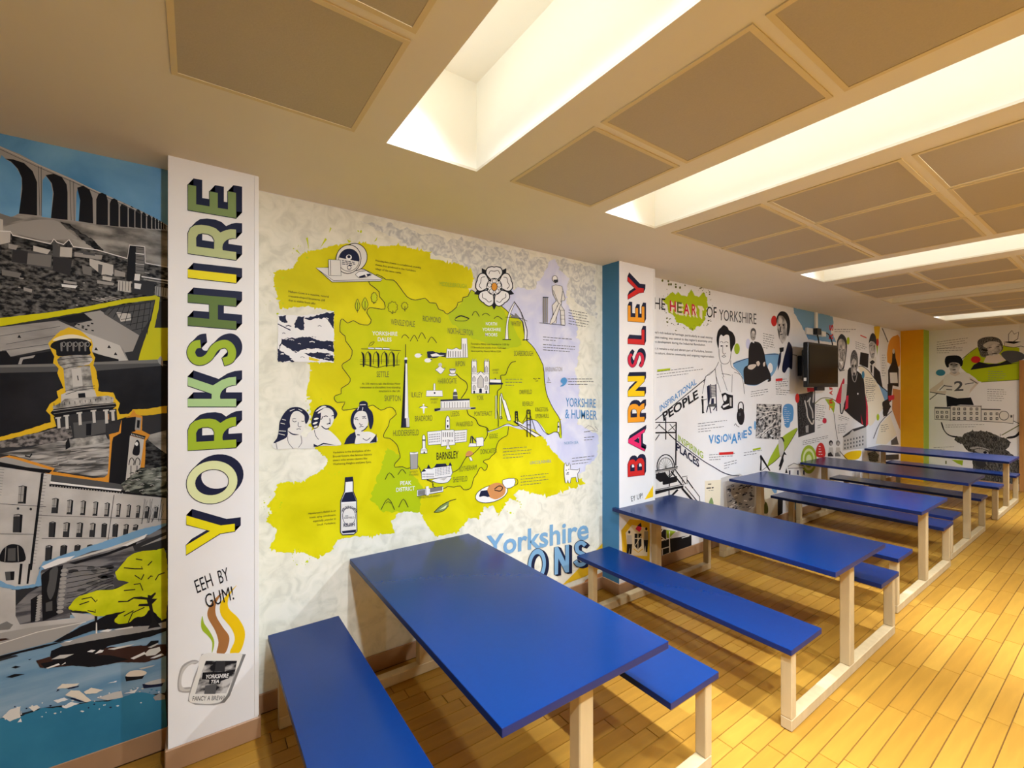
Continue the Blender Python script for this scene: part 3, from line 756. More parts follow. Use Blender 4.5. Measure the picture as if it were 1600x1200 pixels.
A = Art('riverbank_print', wall_left, PW0, 'river bank with rocks and water print')
A.poly('water', q4(0,800, 400,720, 560,480, 1000,440, 1540,300, 1540,1150)+q5(1530,480, 1100,540, 850,560, 400,620, 0,720), 20, True)
A.poly('millstone', q4(0,240, 150,240, 150,480, 190,560, 400,530, 700,500, 660,450, 870,470, 1010,460, 780,540, 640,640, 490,720, 100,820, 0,850), 22, True)
A.poly('g4', q4(0,640, 300,585, 770,535, 640,640, 490,720, 100,820, 0,850), 23, True); A.poly('rust', q4(0,690, 60,685, 100,695, 0,715), 24, True); A.stroke('offwhite', q4(0,740, 350,630, 800,535), 1.2, 24)
A.poly('g3', rag(q4(0,560, 70,530, 130,560, 100,600, 0,615), .6, 3, 3), 24, True)
A.poly('black', rag(q4(490,725, 640,640, 770,570, 920,510, 1040,440, 1180,390, 1540,440, 1540,560, 1250,580, 860,620, 560,720), .5, 3, 4), 25)
A.poly('g4', q4(560,735, 850,650, 1060,610, 1230,580, 1400,570, 1540,530, 1540,600, 1200,650, 900,700, 600,770), 26); A.poly('offwhite', q4(1060,605, 1230,575, 1235,590, 1080,610), 27)
A.poly('black', rag(q4(470,850, 480,800, 580,760, 900,700, 1250,640, 1540,590, 1540,620, 1400,670, 1000,760, 900,850, 500,900), .4, 3, 4), 27)
A.poly('rust', rag(q4(340,890, 450,860, 700,820, 1000,770, 1200,760, 1540,740, 1540,850, 1350,910, 1100,910, 880,950, 700,935, 450,960, 380,955), .6, 3, 4), 26)
A.poly('black', rag(q4(380,920, 700,850, 1000,840, 1200,880, 1000,930, 860,950, 560,930, 420,965), .6, 3, 6), 27)
for c, p in (('g5', q4(480,880, 560,840, 690,830, 600,870)), ('white', q4(810,810, 850,790, 890,795, 860,815)), ('white', q4(880,830, 930,790, 965,795, 950,815)), ('offwhite', q4(1000,785, 1150,755, 1250,740, 1200,760, 1060,790)),
             ('offwhite', q4(1340,830, 1380,790, 1480,765, 1490,800, 1440,840, 1360,850)), ('white', q4(1210,870, 1340,810, 1350,830, 1240,880)), ('white', q4(1390,870, 1500,825, 1520,840, 1430,870)), ('white', q4(430,960, 550,915, 560,930, 450,965)), ('white', q4(570,935, 610,905, 615,915)),
             ('white', q4(590,720, 680,700, 650,720)), ('white', q4(920,625, 1000,600, 1045,605, 1010,625)), ('g5', q4(1370,770, 1460,730, 1470,740, 1400,775))): A.poly(c, p, 29)
A.poly('black', q4(1350,760, 1400,710, 1470,705, 1470,725, 1400,760), 28); A.poly('black', q4(0,850, 200,800, 400,750, 620,710, 400,775, 200,820, 0,880), 25, True); A.poly('g1', q4(0,870, 150,840, 180,850, 0,900), 24, True)
for p in (q4(110,955, 150,940, 200,948, 150,965), q4(60,1045, 140,1015, 240,1015, 120,1050), q4(265,880, 300,875, 280,888)): A.poly('black', p, 25)
A.poly('black', q4(1160,1040, 1350,1010, 1320,1060, 1170,1085), 25); A.poly('rock', cr(q4(1165,1035, 1210,990, 1300,980, 1360,1000, 1330,1030, 1240,1040), 3), 26)
A.poly('navy', q4(1320,1110, 1520,1090, 1500,1130, 1330,1150), 25); A.poly('g5', cr(q4(1340,1105, 1440,1070, 1520,1060, 1520,1095, 1400,1115), 3), 26); A.poly('g5', q4(1290,965, 1440,930, 1420,945, 1310,975), 26)
A.poly('deepwater', rag(q5(0,720, 220,690, 400,620, 640,610, 850,560, 1000,560, 1300,470, 1530,520), .8, 4, 3, closed=False)+[(263, 1160), (0, 1260)], 24, True)
A.build()
A = Art('rapids_print', wall_left, PW0)
for c, p in (('rock', q5(530,440, 580,395, 740,390, 720,410, 620,435)), ('rock', q5(610,500, 660,455, 740,455, 850,550, 800,565, 700,525)), ('navy', q5(610,515, 700,528, 800,565, 740,560)), ('rock', q5(780,470, 850,430, 960,450, 900,480, 800,490)),
             ('offwhite', q5(30,700, 100,630, 200,600, 190,660, 200,700, 100,740)), ('offwhite', q5(270,610, 350,590, 380,610, 320,650)), ('white', q5(500,550, 600,520, 640,540, 540,570)), ('white', q5(580,610, 660,560, 740,575, 620,620)),
             ('g5', q5(910,525, 1060,470, 1130,460, 1140,520, 1000,545)), ('white', q5(1150,485, 1240,455, 1280,440, 1250,480)), ('white', q5(1000,390, 1085,365, 1080,380)), ('navy', q5(525,470, 540,445, 560,450)), ('navy', q5(620,435, 740,410, 730,425, 640,445)),
             ('g4', q5(1420,520, 1480,480, 1530,500, 1530,540, 1440,550)), ('white', q5(170,750, 200,710, 210,745))): A.poly(c, rag(p, .5, 2.5, 7), 28)
for k in range(45):
    x = rnd.uniform(20, 1500); y = 700-x*.14+rnd.uniform(-90, 60); w = rnd.uniform(10, 34)
    A.poly(rnd.choice(('white', 'g5', 'offwhite', 'teal', 'navy')), q5(x,y, x+w*.6,y-7, x+w,y-2, x+w*.5,y+8), 27)
A.build()
A = Art('yellow_tree_print', wall_left, PW0, 'lime yellow trees with black trunks')
tr = q3(1090,1185, 1150,1110, 1200,1050, 1300,1010, 1450,1000, 1540,1030)+q4(1540,500, 1400,420, 1340,480, 1250,500, 1190,540, 1100,555, 1065,525, 1100,470, 1170,430, 1000,470, 900,480, 800,440, 640,420, 680,350, 760,290, 900,245, 1010,240, 1100,215, 1200,170, 1100,150, 1070,90)
A.poly('foliage_yellow', rag(cr(tr, 3), .9, 3, 5), 29)
A.poly('bark', q4(1370,600, 1410,520, 1380,390, 1280,390, 1290,370, 1370,365, 1360,330, 1240,320, 1190,350, 1095,355, 1100,340, 1180,340, 1240,305, 1310,300, 1370,310, 1370,285, 1400,290, 1440,260, 1445,275, 1410,320, 1460,320, 1410,370, 1430,500, 1490,580, 1440,585), 31)
A.poly('bark', q4(885,560, 880,480, 905,480, 905,640, 895,640), 31); A.poly('offwhite', q4(893,540, 903,540, 905,640, 890,640), 32)
for a in (q4(1150,35, 1250,45, 1325,45, 1310,25), q4(1250,105, 1290,130, 1310,145, 1335,95), q4(1370,140, 1400,110, 1415,115), q4(1440,150, 1470,100, 1525,80), q4(1240,190, 1300,180, 1325,245), q4(1150,245, 1255,235), q4(760,325, 850,305, 890,350, 905,330), q4(740,375, 830,345), q4(815,430, 890,445, 885,420), q4(1190,540, 1230,450, 1340,400), q4(1150,480, 1240,430), q3(1260,1080, 1320,1090), q3(1370,1140, 1410,1100)): A.stroke('bark', a, 1.6, 31)
A.build()

# ------------------------------------------------------------------ lettering on the piers
PP1 = ('y', P1[2]); PP2 = ('y', P2[2]-.0)
WORD = [('E', 328.7, 288.4, .169, 'leaf'), ('R', 396.5, 347.9, .14, 'leaf2'), ('I', 434.5, 420.3, .11, 'sun'), ('H', 508.9, 458.8, .085, 'moss'),
        ('K', 635.9, 588.2, .0, 'mint'), ('R', 704.3, 655.5, -.06, 'pea'), ('O', 790, 722, -.07, 'pale'), ('Y', 867.6, 804.7, -.11, 'sun')]
for g, yb, yt, sl, c in WORD:
    if g == 'Y': sl = -.24
    L = turned_letter(g, 293.3, 369.3, yb, yt, sl if g != 'Y' else -.11)
    if g == 'Y':
        yq = Z(270, 670, 5.457); L = [yq(115,735, 410,820, 530,805, 530,875, 405,895, 112,1078, 112,990, 315,870, 115,818)]
    block('letter_'+g.lower(), pier1, PP1, c, L, (9, -9.5))
sq = Z(270, 470, 5.457)
def stroke_loop(pts, w):
    l, r = [], []; N = len(pts)
    for i in range(N):
        a, b = pts[max(i-1, 0)], pts[min(i+1, N-1)]; dx, dy = b[0]-a[0], b[1]-a[1]; d = math.hypot(dx, dy)
        l.append((pts[i][0]-dy/d*w/2, pts[i][1]+dx/d*w/2)); r.append((pts[i][0]+dy/d*w/2, pts[i][1]-dx/d*w/2))
    return [l+r[::-1]]
block('letter_s', pier1, PP1, 'pea', stroke_loop(cr(sq(240,368, 185,380, 156,440, 185,500, 245,514, 305,480, 350,412, 395,378, 450,368, 490,395, 506,445, 488,498, 428,522), 5, False), 13.8), (9, -9.5))
mz = Z(260, 860, 4.446)
A = Art('slogan_print', pier1, PP1, 'thin handwritten slogan')
A.text('black', 'EEH', mz(215,298)[0], mz(328,245)[0], 20.5, up=(-.28, -1)); A.text('black', 'BY', mz(372,232)[0], mz(440,205)[0], 20.5, up=(-.22, -1))
A.text('black', 'GUM!', mz(280,400)[0], mz(472,338)[0], 21, L=6, up=(-.2, -1)); A.build()
A = Art('steam_print', pier1, PP1, 'green, brown and yellow steam ribbons')
A.poly('pea', cr(mz(250,455, 262,505, 300,560, 330,620, 330,670, 315,712, 318,640, 290,595, 250,555, 240,510), 4), 1)
A.poly('brown', cr(mz(385,295, 345,370, 345,450, 390,530, 435,595, 430,660, 405,715, 350,715, 362,640, 340,560, 290,470, 290,410, 330,345), 4), 1)
A.poly('steam', cr(mz(490,240, 435,320, 432,400, 500,470, 545,560, 535,650, 500,715, 440,712, 475,620, 450,540, 380,450, 375,370, 420,310), 4), 1)
A.build()
A = Art('mug_print', pier1, PP1, 'grey and white tea mug print')
A.poly('g4', cr(mz(78,960, 82,880, 110,800, 180,762, 225,770, 200,790, 160,790, 110,840, 95,910, 110,950, 170,950, 165,985, 100,985), 4), 1)
A.poly('g5', cr(mz(88,950, 92,880, 118,812, 180,772, 222,775, 190,785, 150,805, 112,860, 105,930, 130,962, 165,960, 160,975, 105,975), 4), 2)
A.poly('g4', mz(245,718, 550,720, 520,800, 440,1010, 405,1055, 330,1075, 200,1070, 150,1045, 160,985, 190,880, 225,790), 3)
A.poly('offwhite', cr(mz(250,722, 400,716, 530,724, 470,860, 410,1020, 330,1062, 210,1060, 158,1040, 175,960, 215,840), 4), 4)
A.poly('g3', mz(530,722, 552,720, 520,800, 440,1010, 405,1055, 370,1060, 425,1000, 480,860), 5)
A.poly('photo', mz(275,765, 490,765, 475,850, 415,990, 200,995, 235,870), 6)
A.poly('g1', mz(345,765, 410,765, 405,840, 335,840), 7); A.poly('g2', mz(270,935, 350,930, 340,995, 262,995), 7)
A.poly('black', mz(252,845, 445,838, 435,885, 378,905, 372,925, 295,925, 298,895, 245,893), 8)
A.text('white', 'YORKSHIRE', mz(268,889)[0], mz(428,880)[0], 6.4, 9, .02, up=(.25, -1)); A.text('white', 'TEA', mz(305,921)[0], mz(366,917)[0], 5.5, 9, .02, up=(.25, -1))
A.text('black', "FANCY A BREW?", mz(180,1042)[0], mz(400,1038)[0], 7, 7, 0, up=(.15, -1)); A.build()
# second pier
bz1, bz2 = Z(960, 410, 6.316), Z(960, 580, 6.316)
X0, X1 = 980.6, 1006.9
WORD2 = [('Y', 467.8, 431.4, 0, 'red'), ('E', 502.3, 477.3, .07, 'orange'), ('L', 537.4, 513.7, .06, 'red'), ('N', 619.8, 587.6, -.02, 'gold'),
         ('R', 660.6, 631.5, -.06, 'orange'), ('A', 711.5, 675, -.22, 'pink'), ('B', 745.2, 717.5, -.11, 'red')]
for g, yb, yt, sl, c in WORD2:
    if g == 'Y': L = [bz1(130,135, 235,248, 290,255, 288,298, 240,305, 130,367, 130,322, 210,268, 128,185)]
    elif g == 'A': L = [bz2(135,672, 298,567, 298,600, 265,622, 265,750, 298,765, 298,792, 135,708), bz2(192,688, 242,650, 242,710)]
    else: L = turned_letter(g, X0, X1, yb, yt, sl)
    block('letter_'+g.lower(), pier2, PP2, c, L, (2.5, -6), w=.7)
block('letter_s', pier2, PP2, 'crimson', stroke_loop(cr(bz1(172,905, 148,935, 150,990, 175,1022, 200,1000, 215,950, 235,905, 262,905, 278,945, 272,1000, 250,1028), 5, False), 4.9), (2.5, -6), w=.7)
A = Art('coat_of_arms_print', pier2, PP2, 'yellow corner print with crest and two figures')
cz = Z(940, 600, 4.0)
A.poly('gold', cz(322,632, 322,705, 268,722), 1); A.poly('mustard', cz(122,915, 175,845, 250,850, 300,870, 300,1120, 130,1060), 1); A.poly('cream', cz(150,930, 190,880, 285,900, 285,1075, 165,1070), 2)
A.text('g2', 'EY UP!', cz(185,735)[0], cz(258,712)[0], 8, 3, up=(-.1, -1))
A.ell('black', 940+172/4, 600+925/4, 1.8, 2.4, 4); A.poly('g5', cz(158,945, 185,945, 190,1000, 158,1000), 4); A.poly('black', cz(158,1000, 190,1000, 185,1062, 172,1062, 175,1020, 168,1065, 155,1065), 4)
A.ell('black', 940+278/4, 600+905/4, 1.8, 2.4, 4); A.poly('g4', cz(265,920, 290,920, 290,975, 265,975), 4); A.poly('black', cz(262,975, 290,975, 285,1050, 275,1050, 272,1010, 265,1050), 4)
A.poly('black', cz(205,935, 248,935, 248,1010, 225,1035, 205,1010), 4); A.stroke('cream', cz(226,936, 226,1032), 1, 5); A.stroke('cream', cz(206,965, 247,965), 1, 5); A.stroke('cream', cz(208,1010, 245,950), .8, 5)
A.poly('pink', cz(210,905, 235,870, 250,905, 235,925), 4); A.poly('navy', cz(222,885, 245,865, 250,895), 5); A.stroke('mustard', cz(200,1030, 228,1052, 256,1030), 1.4, 4); A.build()

# ------------------------------------------------------------------ map mural between the two piers
def _line(s, m, body, p0, h, slope=0.0, cond=1.0, L=4, bold=0.0, align='l', up=None):
    w = glyphs(body, bold)[2]*h*cond
    x = p0[0] if align == 'l' else (p0[0]-w if align == 'r' else p0[0]-w/2)
    y = p0[1]+slope*(x-p0[0])
    return s.text(m, body, (x, y), (x+w, y+slope*w), h, L, bold, up=up)
Art.line = _line
def panel(name, parent, m, x0, x1, z0, z1, y, label=None):
    me = bpy.data.meshes.new(name); me.from_pydata([(x0, y, z0), (x1, y, z0), (x1, y, z1), (x0, y, z1)], [], [(0, 1, 2, 3)])
    o = link(name, me, INK[m], parent)
    if label: o['label'] = label
    return o
m1, m2, m3, m4, m5, m6, m7 = Z(400, 360, 7.5), Z(560, 380, 7.5), Z(680, 380, 7.5), Z(520, 500, 7.5), Z(660, 520, 7.5), Z(600, 620, 7.5), Z(740, 620, 7.5)
m8 = Z(400, 610, 6.668); r5, r6, r7 = Z(660, 360, 4), Z(400, 560, 4), Z(660, 580, 3.53)
panel('marbled_print', wall_left, 'marble', P1[1], P2[0], BH, CZ-.004, -LAYER*.6, 'pale marbled background print')
A = Art('grey_texture_print', wall_left, PW0)
A.poly('marble_grey', rag([(560, 345), (700, 372), (800, 392), (930, 418), (930, 500), (900, 470), (870, 440), (800, 460), (740, 440), (700, 405), (620, 375)], 4, 5, 3, 6), 0)
A.poly('lilacwash', rag([(742, 455), (772, 452), (812, 450), (835, 452), (850, 425), (866, 402), (876, 420), (888, 440), (882, 470), (900, 500), (906, 545), (898, 575), (905, 615), (903, 660), (935, 680), (932, 715), (905, 740), (880, 735), (850, 690), (820, 660), (790, 600), (760, 500)], 2.5, 3, 9, 3), 1)
A.build()
A = Art('lime_splash_print', wall_left, PW0, 'yellow green paint splash')
out = [(437,483), (432,455), (427,436), (432,422), (447,421), (458,420), (466,402), (480,392), (500,390), (525,382), (567,380), (595,385), (620,383), (650,390), (671,394), (673,404), (690,408), (715,412), (735,418), (739,430), (738,445), (733,456), (745,459), (784,479), (795,489), (820,527), (835,545), (848,570), (852,607), (860,632), (875,660), (844,676), (864,705), (881,722), (904,747), (915,756), (887,766), (858,776), (830,770), (810,765), (802,773), (813,786), (796,779), (785,796), (779,806), (770,790), (756,792), (748,807), (731,812), (714,832), (680,838), (667,820), (655,800), (640,797), (625,803), (617,833), (587,837), (557,838), (527,843), (517,860), (497,873), (470,862), (443,864), (420,856), (430,842), (432,827), (415,815), (425,802), (417,790), (429,777), (432,757), (450,752), (472,752), (500,736), (511,725), (509,714), (495,702), (488,690), (486,640), (478,616), (484,590), (484,566), (521,566), (521,486), (480,478)]
A.poly('limewash', rag(out, 1.2, 1.8, 11, 5.0), 2)
for cx, cy, n in ((430, 440, 16), (425, 790, 22), (470, 870, 24), (520, 730, 22), (640, 812, 26), (800, 790, 20), (470, 395, 10), (560, 372, 8), (430, 480, 8), (490, 630, 12)):
    A.splat('lime', cx, cy, 14, 11, n, .3, 1.6, 2, cx)
for a in ([(483,392), (478,372), (481,371)], [(500,388), (508,372), (511,374)], [(470,398), (462,392), (464,390)], [(514,364), (516,355), (518,357)], [(584,378), (590,370), (588,376)], [(545,380), (542,374), (549,377)]): A.poly('lime', a, 2)
A.build()
A = Art('white_splash_print', wall_left, PW0)
A.poly('marble', rag([(617,834), (612,818), (622,802), (640,796), (655,800), (664,815), (672,832)], 1.5, 2, 3, 3), 3)
A.poly('marble', rag([(480,706), (500,708), (512,722), (498,738), (470,752), (445,752), (440,730)], 1.5, 2, 5, 3), 3); A.build()
A = Art('county_print', wall_left, PW0, 'green county outline')
cty = [(589,429), (603,437), (615,438), (624,448), (636,464), (649,469), (664,466), (671,473), (681,474), (685,483), (693,486), (699,491), (713,480), (715,473), (722,471), (723,465), (731,463), (736,453), (745,459), (784,479), (795,489), (808,496), (816,503), (820,527), (827,536), (835,545), (848,570), (850,590), (852,607), (856,622), (865,640), (873,652), (876,664), (877,684), (874,682), (872,676), (865,675), (857,679), (849,675), (841,661), (836,657), (828,656), (820,659), (814,665), (804,667), (795,664), (793,679), (787,683), (779,689), (775,699), (774,707), (768,712), (764,717), (757,719), (755,722), (761,726), (760,733), (756,735), (752,730), (748,733), (745,740), (740,747), (737,759), (733,764), (724,765), (719,759), (709,761), (699,760), (692,764), (676,760), (676,752), (664,748), (657,737), (653,728), (640,731), (635,732), (628,729), (617,730), (617,724), (625,715), (623,705), (620,695), (609,685), (600,684), (600,677), (607,665), (609,656), (619,647), (613,637), (605,637), (595,641), (583,633), (576,635), (551,639), (536,641), (535,636), (539,628), (527,629), (522,623), (524,618), (533,615), (533,607), (544,600), (547,591), (535,575), (536,568), (547,561), (550,547), (540,533), (539,525), (531,518), (532,501), (536,499), (543,505), (552,501), (561,506), (575,508), (580,500), (573,489), (577,481), (588,482), (601,483), (600,472), (593,464), (592,456), (583,448), (576,441)]
A.poly('limeland', cty, 4); A.stroke('bark', cr(cty, 2), 1.1, 6, closed=True)
A.poly('lime2', rag([(700,490), (720,474), (736,455), (782,480), (800,505), (815,540), (790,545), (740,530), (705,505)], 1.5, 3, 3), 5)
A.poly('lime2', rag([(605,700), (622,710), (640,735), (660,760), (655,800), (600,800), (578,780), (592,740)], 2, 3, 4, 2), 3)
A.build()
A = Art('river_print', wall_left, PW0)
A.poly('lilac', cr(m7(165,405, 280,365, 350,330, 405,312, 480,340, 560,325, 600,285, 660,268, 720,272, 770,310, 850,430, 840,480, 780,450, 700,380, 620,380, 540,380, 430,345, 350,345, 280,378, 175,412), 3), 7)
A.stroke('bark', cr(m7(165,405, 280,368, 350,333, 410,318, 480,342, 560,328, 600,288, 660,269, 720,273, 760,308, 820,405, 880,440), 4, False), 1.0, 8)
A.stroke('bark', cr(m5(395,480, 440,530, 510,580, 525,640, 500,700, 450,770), 4, False), 1.3, 7); A.stroke('bark', cr(m5(520,900, 540,960, 620,1010, 660,1080, 750,1110, 770,1150), 4, False), 1.3, 7)
A.stroke('bark', cr(m5(1090,335, 1040,350, 1000,410, 970,490, 915,500, 920,560, 920,640, 880,680, 875,740, 870,880, 885,1000, 885,1100), 4, False), 1.1, 13)
A.stroke('bark', cr(m6(1200,370, 1210,440, 1180,500, 1120,590, 1050,660, 960,710, 880,840, 790,890), 4, False), 1.1, 7)
A.stroke('bark', cr(m6(570,1060, 570,1010, 500,975), 3, False), .9, 7); A.build()
A = Art('place_name_print', wall_left, PW0, 'narrow hand-drawn place names')
def nm(body, q, h, m='olive', L=9, bold=0.0): A.text(m, body, q[0], q[1], h, L, bold)
INK['olive'] = mat('print_name', rgb(92, 98, 26), .5, .35)
nm('WENSLEYDALE', m2(378,955, 660,985), 9.2); nm('RICHMOND', m2(752,915, 965,935), 8.6); nm('NORTHALLERTON', m2(1045,1058, 1340,1085), 9); nm('MIDDLESBROUGH', m2(950,500, 1265,530), 6.5, 'pea')
nm('WHITBY', m3(890,970, 1005,975), 7.5); nm('SCARBOROUGH', m5(1070,272, 1295,272), 8); nm('DRIFFIELD', m5(1135,718, 1280,715), 6.6); nm('BEVERLEY', m5(1170,858, 1300,855), 6.8)
nm('KINGSTON-', m5(1320,925, 1475,922), 6.8); nm('UPON-HULL', m5(1320,1002, 1480,997), 6.8); nm('RIPON', m5(385,395, 495,390), 8); nm('HARROGATE', m5(180,596, 398,594), 8); nm('YORK', m5(635,790, 715,786), 7.4)
nm('LEEDS', m5(330,980, 430,975), 7.4); nm('PONTEFRACT', m5(605,975, 815,970), 6.8); nm('WAKEFIELD', m5(390,1100, 590,1090), 7.2); nm('SETTLE', m4(512,670, 655,670), 9); nm('SKIPTON', m4(603,950, 795,950), 8.8)
nm('ILKLEY', m4(918,905, 1050,905), 8); nm('BRADFORD', m4(960,1188, 1165,1180), 8.4); nm('HUDDERSFIELD', m6(105,460, 405,450), 9); nm('GOOLE', m6(1230,490, 1330,480), 7.2); nm('DONCASTER', m6(1128,672, 1320,655), 7.4)
nm('ROTHERHAM', m6(880,880, 1085,850), 7.8); nm('SHEFFIELD', m6(808,1003, 975,988), 8.4); nm('LINCOLNSHIRE', m7(660,790, 905,768), 4.6, 'g4'); nm('NORTH SEA', m7(1060,560, 1225,550), 4.6, 'paleblue'); nm('BRIDLINGTON', r5(768,882, 872,880), 6.6, 'g4')
nm('YORKSHIRE', m2(160,1078, 455,1085), 6, 'white', bold=.01); nm('DALES', m2(225,1148, 385,1152), 6, 'white', bold=.01); nm('NORTH', m3(590,962, 720,965), 5, 'white', bold=.01); nm('YORKSHIRE', m3(550,1030, 765,1030), 5, 'white', bold=.01); nm('MOORS', m3(585,1090, 725,1092), 5, 'white', bold=.01)
nm('PEAK', m6(188,1035, 320,1028), 6.2, 'white', bold=.01); nm('DISTRICT', m6(140,1112, 360,1092), 6.2, 'white', bold=.01); nm('BARNSLEY', m6(613,738, 870,716), 11.2, 'black', bold=.01)
for w, q, h in (('UNIVERSITY', m6(300,890, 395,888), 3.2), ('OF HUDDERSFIELD', m6(292,925, 402,920), 3), ('SHEFFIELD HALLAM UNIVERSITY', m6(405,1195, 660,1165), 3.2), ('UNIVERSITY', m4(1140,940, 1230,940), 3), ('OF LEEDS', m4(1148,978, 1215,976), 3), ('UNIVERSITY', m5(815,448, 895,447), 3), ('OF YORK', m5(825,482, 885,480), 3)): nm(w, q, h)
A.build()
A = Art('region_title_print', wall_left, PW0, 'blue hand-drawn region title')
A.text('blue', 'YORKSHIRE', m7(1078,112)[0], m7(1428,128)[0], 13.4, 9, .004); A.text('blue', '& HUMBER', m7(1070,250)[0], m7(1442,268)[0], 14, 9, .004); A.build()
A = Art('caption_print', wall_left, PW0, 'small printed captions')
def para(x, y, h, dy, slope, rows, cond=.95, align='l', m='bark', boldfirst=''):
    for i, t in enumerate(rows):
        A.line(m, t, (x, y+i*dy), h, slope, cond, 9, .006 if i == 0 and boldfirst else 0, align)
para(586, 408.5, 3.0, 6.5, .16, ('Wensleydale cheese is a traditional crumbly', 'cheese first produced in the Yorkshire', 'village of the same name.'), .92)
para(450.5, 457, 3.2, 6.8, .13, ('Malham Cove is a massive, natural', 'crescent-shaped limestone cliff', 'that is visible from afar.'), .98)
para(625.5, 601, 3.0, 5.7, .0, ('At 330 metres tall, the Emley Moor', 'transmitter is the tallest free-standing', 'structure in the UK.'), .95, 'r')
para(520, 708.5, 3.0, 6.0, -.06, ('Yorkshire is the birthplace of the', 'Bront\u00eb Sisters, the famous literary', 'sisters who wrote classics like', 'Wuthering Heights and Jane Eyre.'), 1.0)
para(524.5, 799, 3.0, 6.3, -.11, ("Henderson's Relish is an", 'iconic spicy condiment,', 'especially popular in', 'South Yorkshire.'), 1.0, 'r')
para(735.5, 538.5, 2.8, 5.6, .02, ('Fountains Abbey was founded in 1132 by', '13 Benedictine monks from York and', 'destroyed by Henry VIII in 1539.'), .88)
for p0, p1, n, dy, sd in ((m5(970,548)[0], m5(1225,548)[0], 3, 4.7, 1), (r5(912,500)[0], r5(1045,525)[0], 6, 4.2, 2), (r5(752,668)[0], r5(965,685)[0], 2, 4.2, 3), (r5(752,715)[0], r5(970,730)[0], 3, 4.2, 4), (r5(910,930)[0], r5(1075,930)[0], 3, 4.2, 5),
                          (m7(340,612)[0], m7(690,585)[0], 4, 4.9, 6), (m7(548,935)[0], m7(880,900)[0], 4, 4.6, 7), (m7(1150,725)[0], m7(1410,695)[0], 3, 4.5, 8), (m7(1290,415)[0], m7(1440,405)[0], 1, 4, 9), (m7(1290,480)[0], m7(1430,470)[0], 2, 4, 9)):
    A.lines('g2', p0, p1, n, dy, .9, 9, sd)
A.build()
def outline(A, m, pts, fill, L=10, w=.8, sm=0):
    p = cr(pts, sm) if sm else pts
    if fill: A.poly(fill, p, L)
    A.stroke(m, p, w, L+1, closed=True)
A = Art('cheese_drawing', wall_left, PW0, 'line drawing of a cheese wheel on a board')
outline(A, 'black', m1(700,440, 900,435, 1260,455, 1480,570, 1460,595, 1050,605, 890,608), 'offwhite', 10, 1.0); A.stroke('black', m1(715,455, 905,590, 1470,578), .7, 12)
A.poly('offwhite', ell_pts(400+1150/7.5, 360+315/7.5, 20, 21.5, 26, .15), 12); A.stroke('black', ell_pts(400+1150/7.5, 360+315/7.5, 20, 21.5, 26, .15), 1.1, 13, closed=True)
A.poly('offwhite', ell_pts(400+1080/7.5, 360+340/7.5, 19.5, 22.5, 26, .2), 14); A.stroke('black', ell_pts(400+1080/7.5, 360+340/7.5, 19.5, 22.5, 26, .2), 1.1, 15, closed=True); A.stroke('black', ell_pts(400+1085/7.5, 360+350/7.5, 16.2, 17.5, 26, .2), .8, 15, closed=True)
A.poly('navy', ell_pts(400+1088/7.5, 360+345/7.5, 15.8, 17, 16, .2, math.pi, 2*math.pi), 16); A.ell('white', 400+1085/7.5, 360+318/7.5, 4.6, 4.2, 17); A.ell('navy', 400+1085/7.5, 360+312/7.5, 2.6, 2.4, 18)
A.lines('navy', m1(1005,360)[0], m1(1165,385)[0], 3, 2.6, 1.2, 17, 3, .1); A.ring('navy', 400+1088/7.5, 360+438/7.5, 3, 3, 1, 17)
for x in (985, 1022, 1150, 1185): A.ell('navy', 400+x/7.5, 360+(310 if x < 1100 else 350)/7.5, 1, 1.4, 17)
outline(A, 'black', m1(845,345, 985,350, 995,535, 850,530), 'offwhite', 18, .8); A.stroke('black', m1(870,352, 872,528), .7, 20)
outline(A, 'black', m1(1160,520, 1200,485, 1290,475, 1350,520, 1290,550, 1200,560), 'white', 18, .8); A.poly('navy', m1(1200,545, 1270,520, 1285,545, 1210,560), 20); A.poly('navy', m1(1290,515, 1330,510, 1345,530, 1300,540), 20)
A.build()
A = Art('cove_photo_print', wall_left, PW0, 'navy and white cliff and river picture')
A.poly('white', rag(m1(255,985, 500,1000, 700,985, 910,945)+r6(485,25, 135,20), .8, 3, 4), 10)
rc = Z(400, 280, 4)
for p in (rc(260,860, 300,858, 300,945, 240,930, 245,890), rc(300,870, 420,840, 485,830, 485,940, 460,900, 400,870, 330,880), rc(135,1080, 160,1000, 260,990, 330,985, 400,1010, 485,1015, 485,1080, 420,1060, 300,1060, 250,1085, 160,1030), rc(135,1060, 200,1100, 240,1140, 135,1140), rc(300,1090, 400,1080, 480,1100, 485,1140, 380,1120), rc(140,860, 185,850, 195,900, 160,895)): A.poly('navy', rag(p, 1.0, 2, 5, 1.5), 11)
rnd = random.Random(3)
for k in range(60):
    x, y = rnd.uniform(140, 470), rnd.uniform(860, 1130); w = rnd.uniform(8, 36); A.stroke(rnd.choice(('white', 'navy', 'white')), rc(x,y, x+w*.5,y-4, x+w,y+2), rnd.uniform(.6, 1.6), 12)
for k in range(9): A.ell('white', 400+rnd.uniform(380, 455)/4, 280+rnd.uniform(880, 940)/4, rnd.uniform(3, 6), rnd.uniform(2, 4), 12)
A.stroke('white', rc(135,910, 220,955, 340,975, 485,1000), 3, 13); A.stroke('navy', rc(135,905, 215,945), 1.5, 14); A.poly('yellow', rc(330,1110, 400,1130, 380,1140, 330,1130), 13); A.build()
A = Art('tree_drawing', wall_left, PW0, 'small outlined trees on the map')
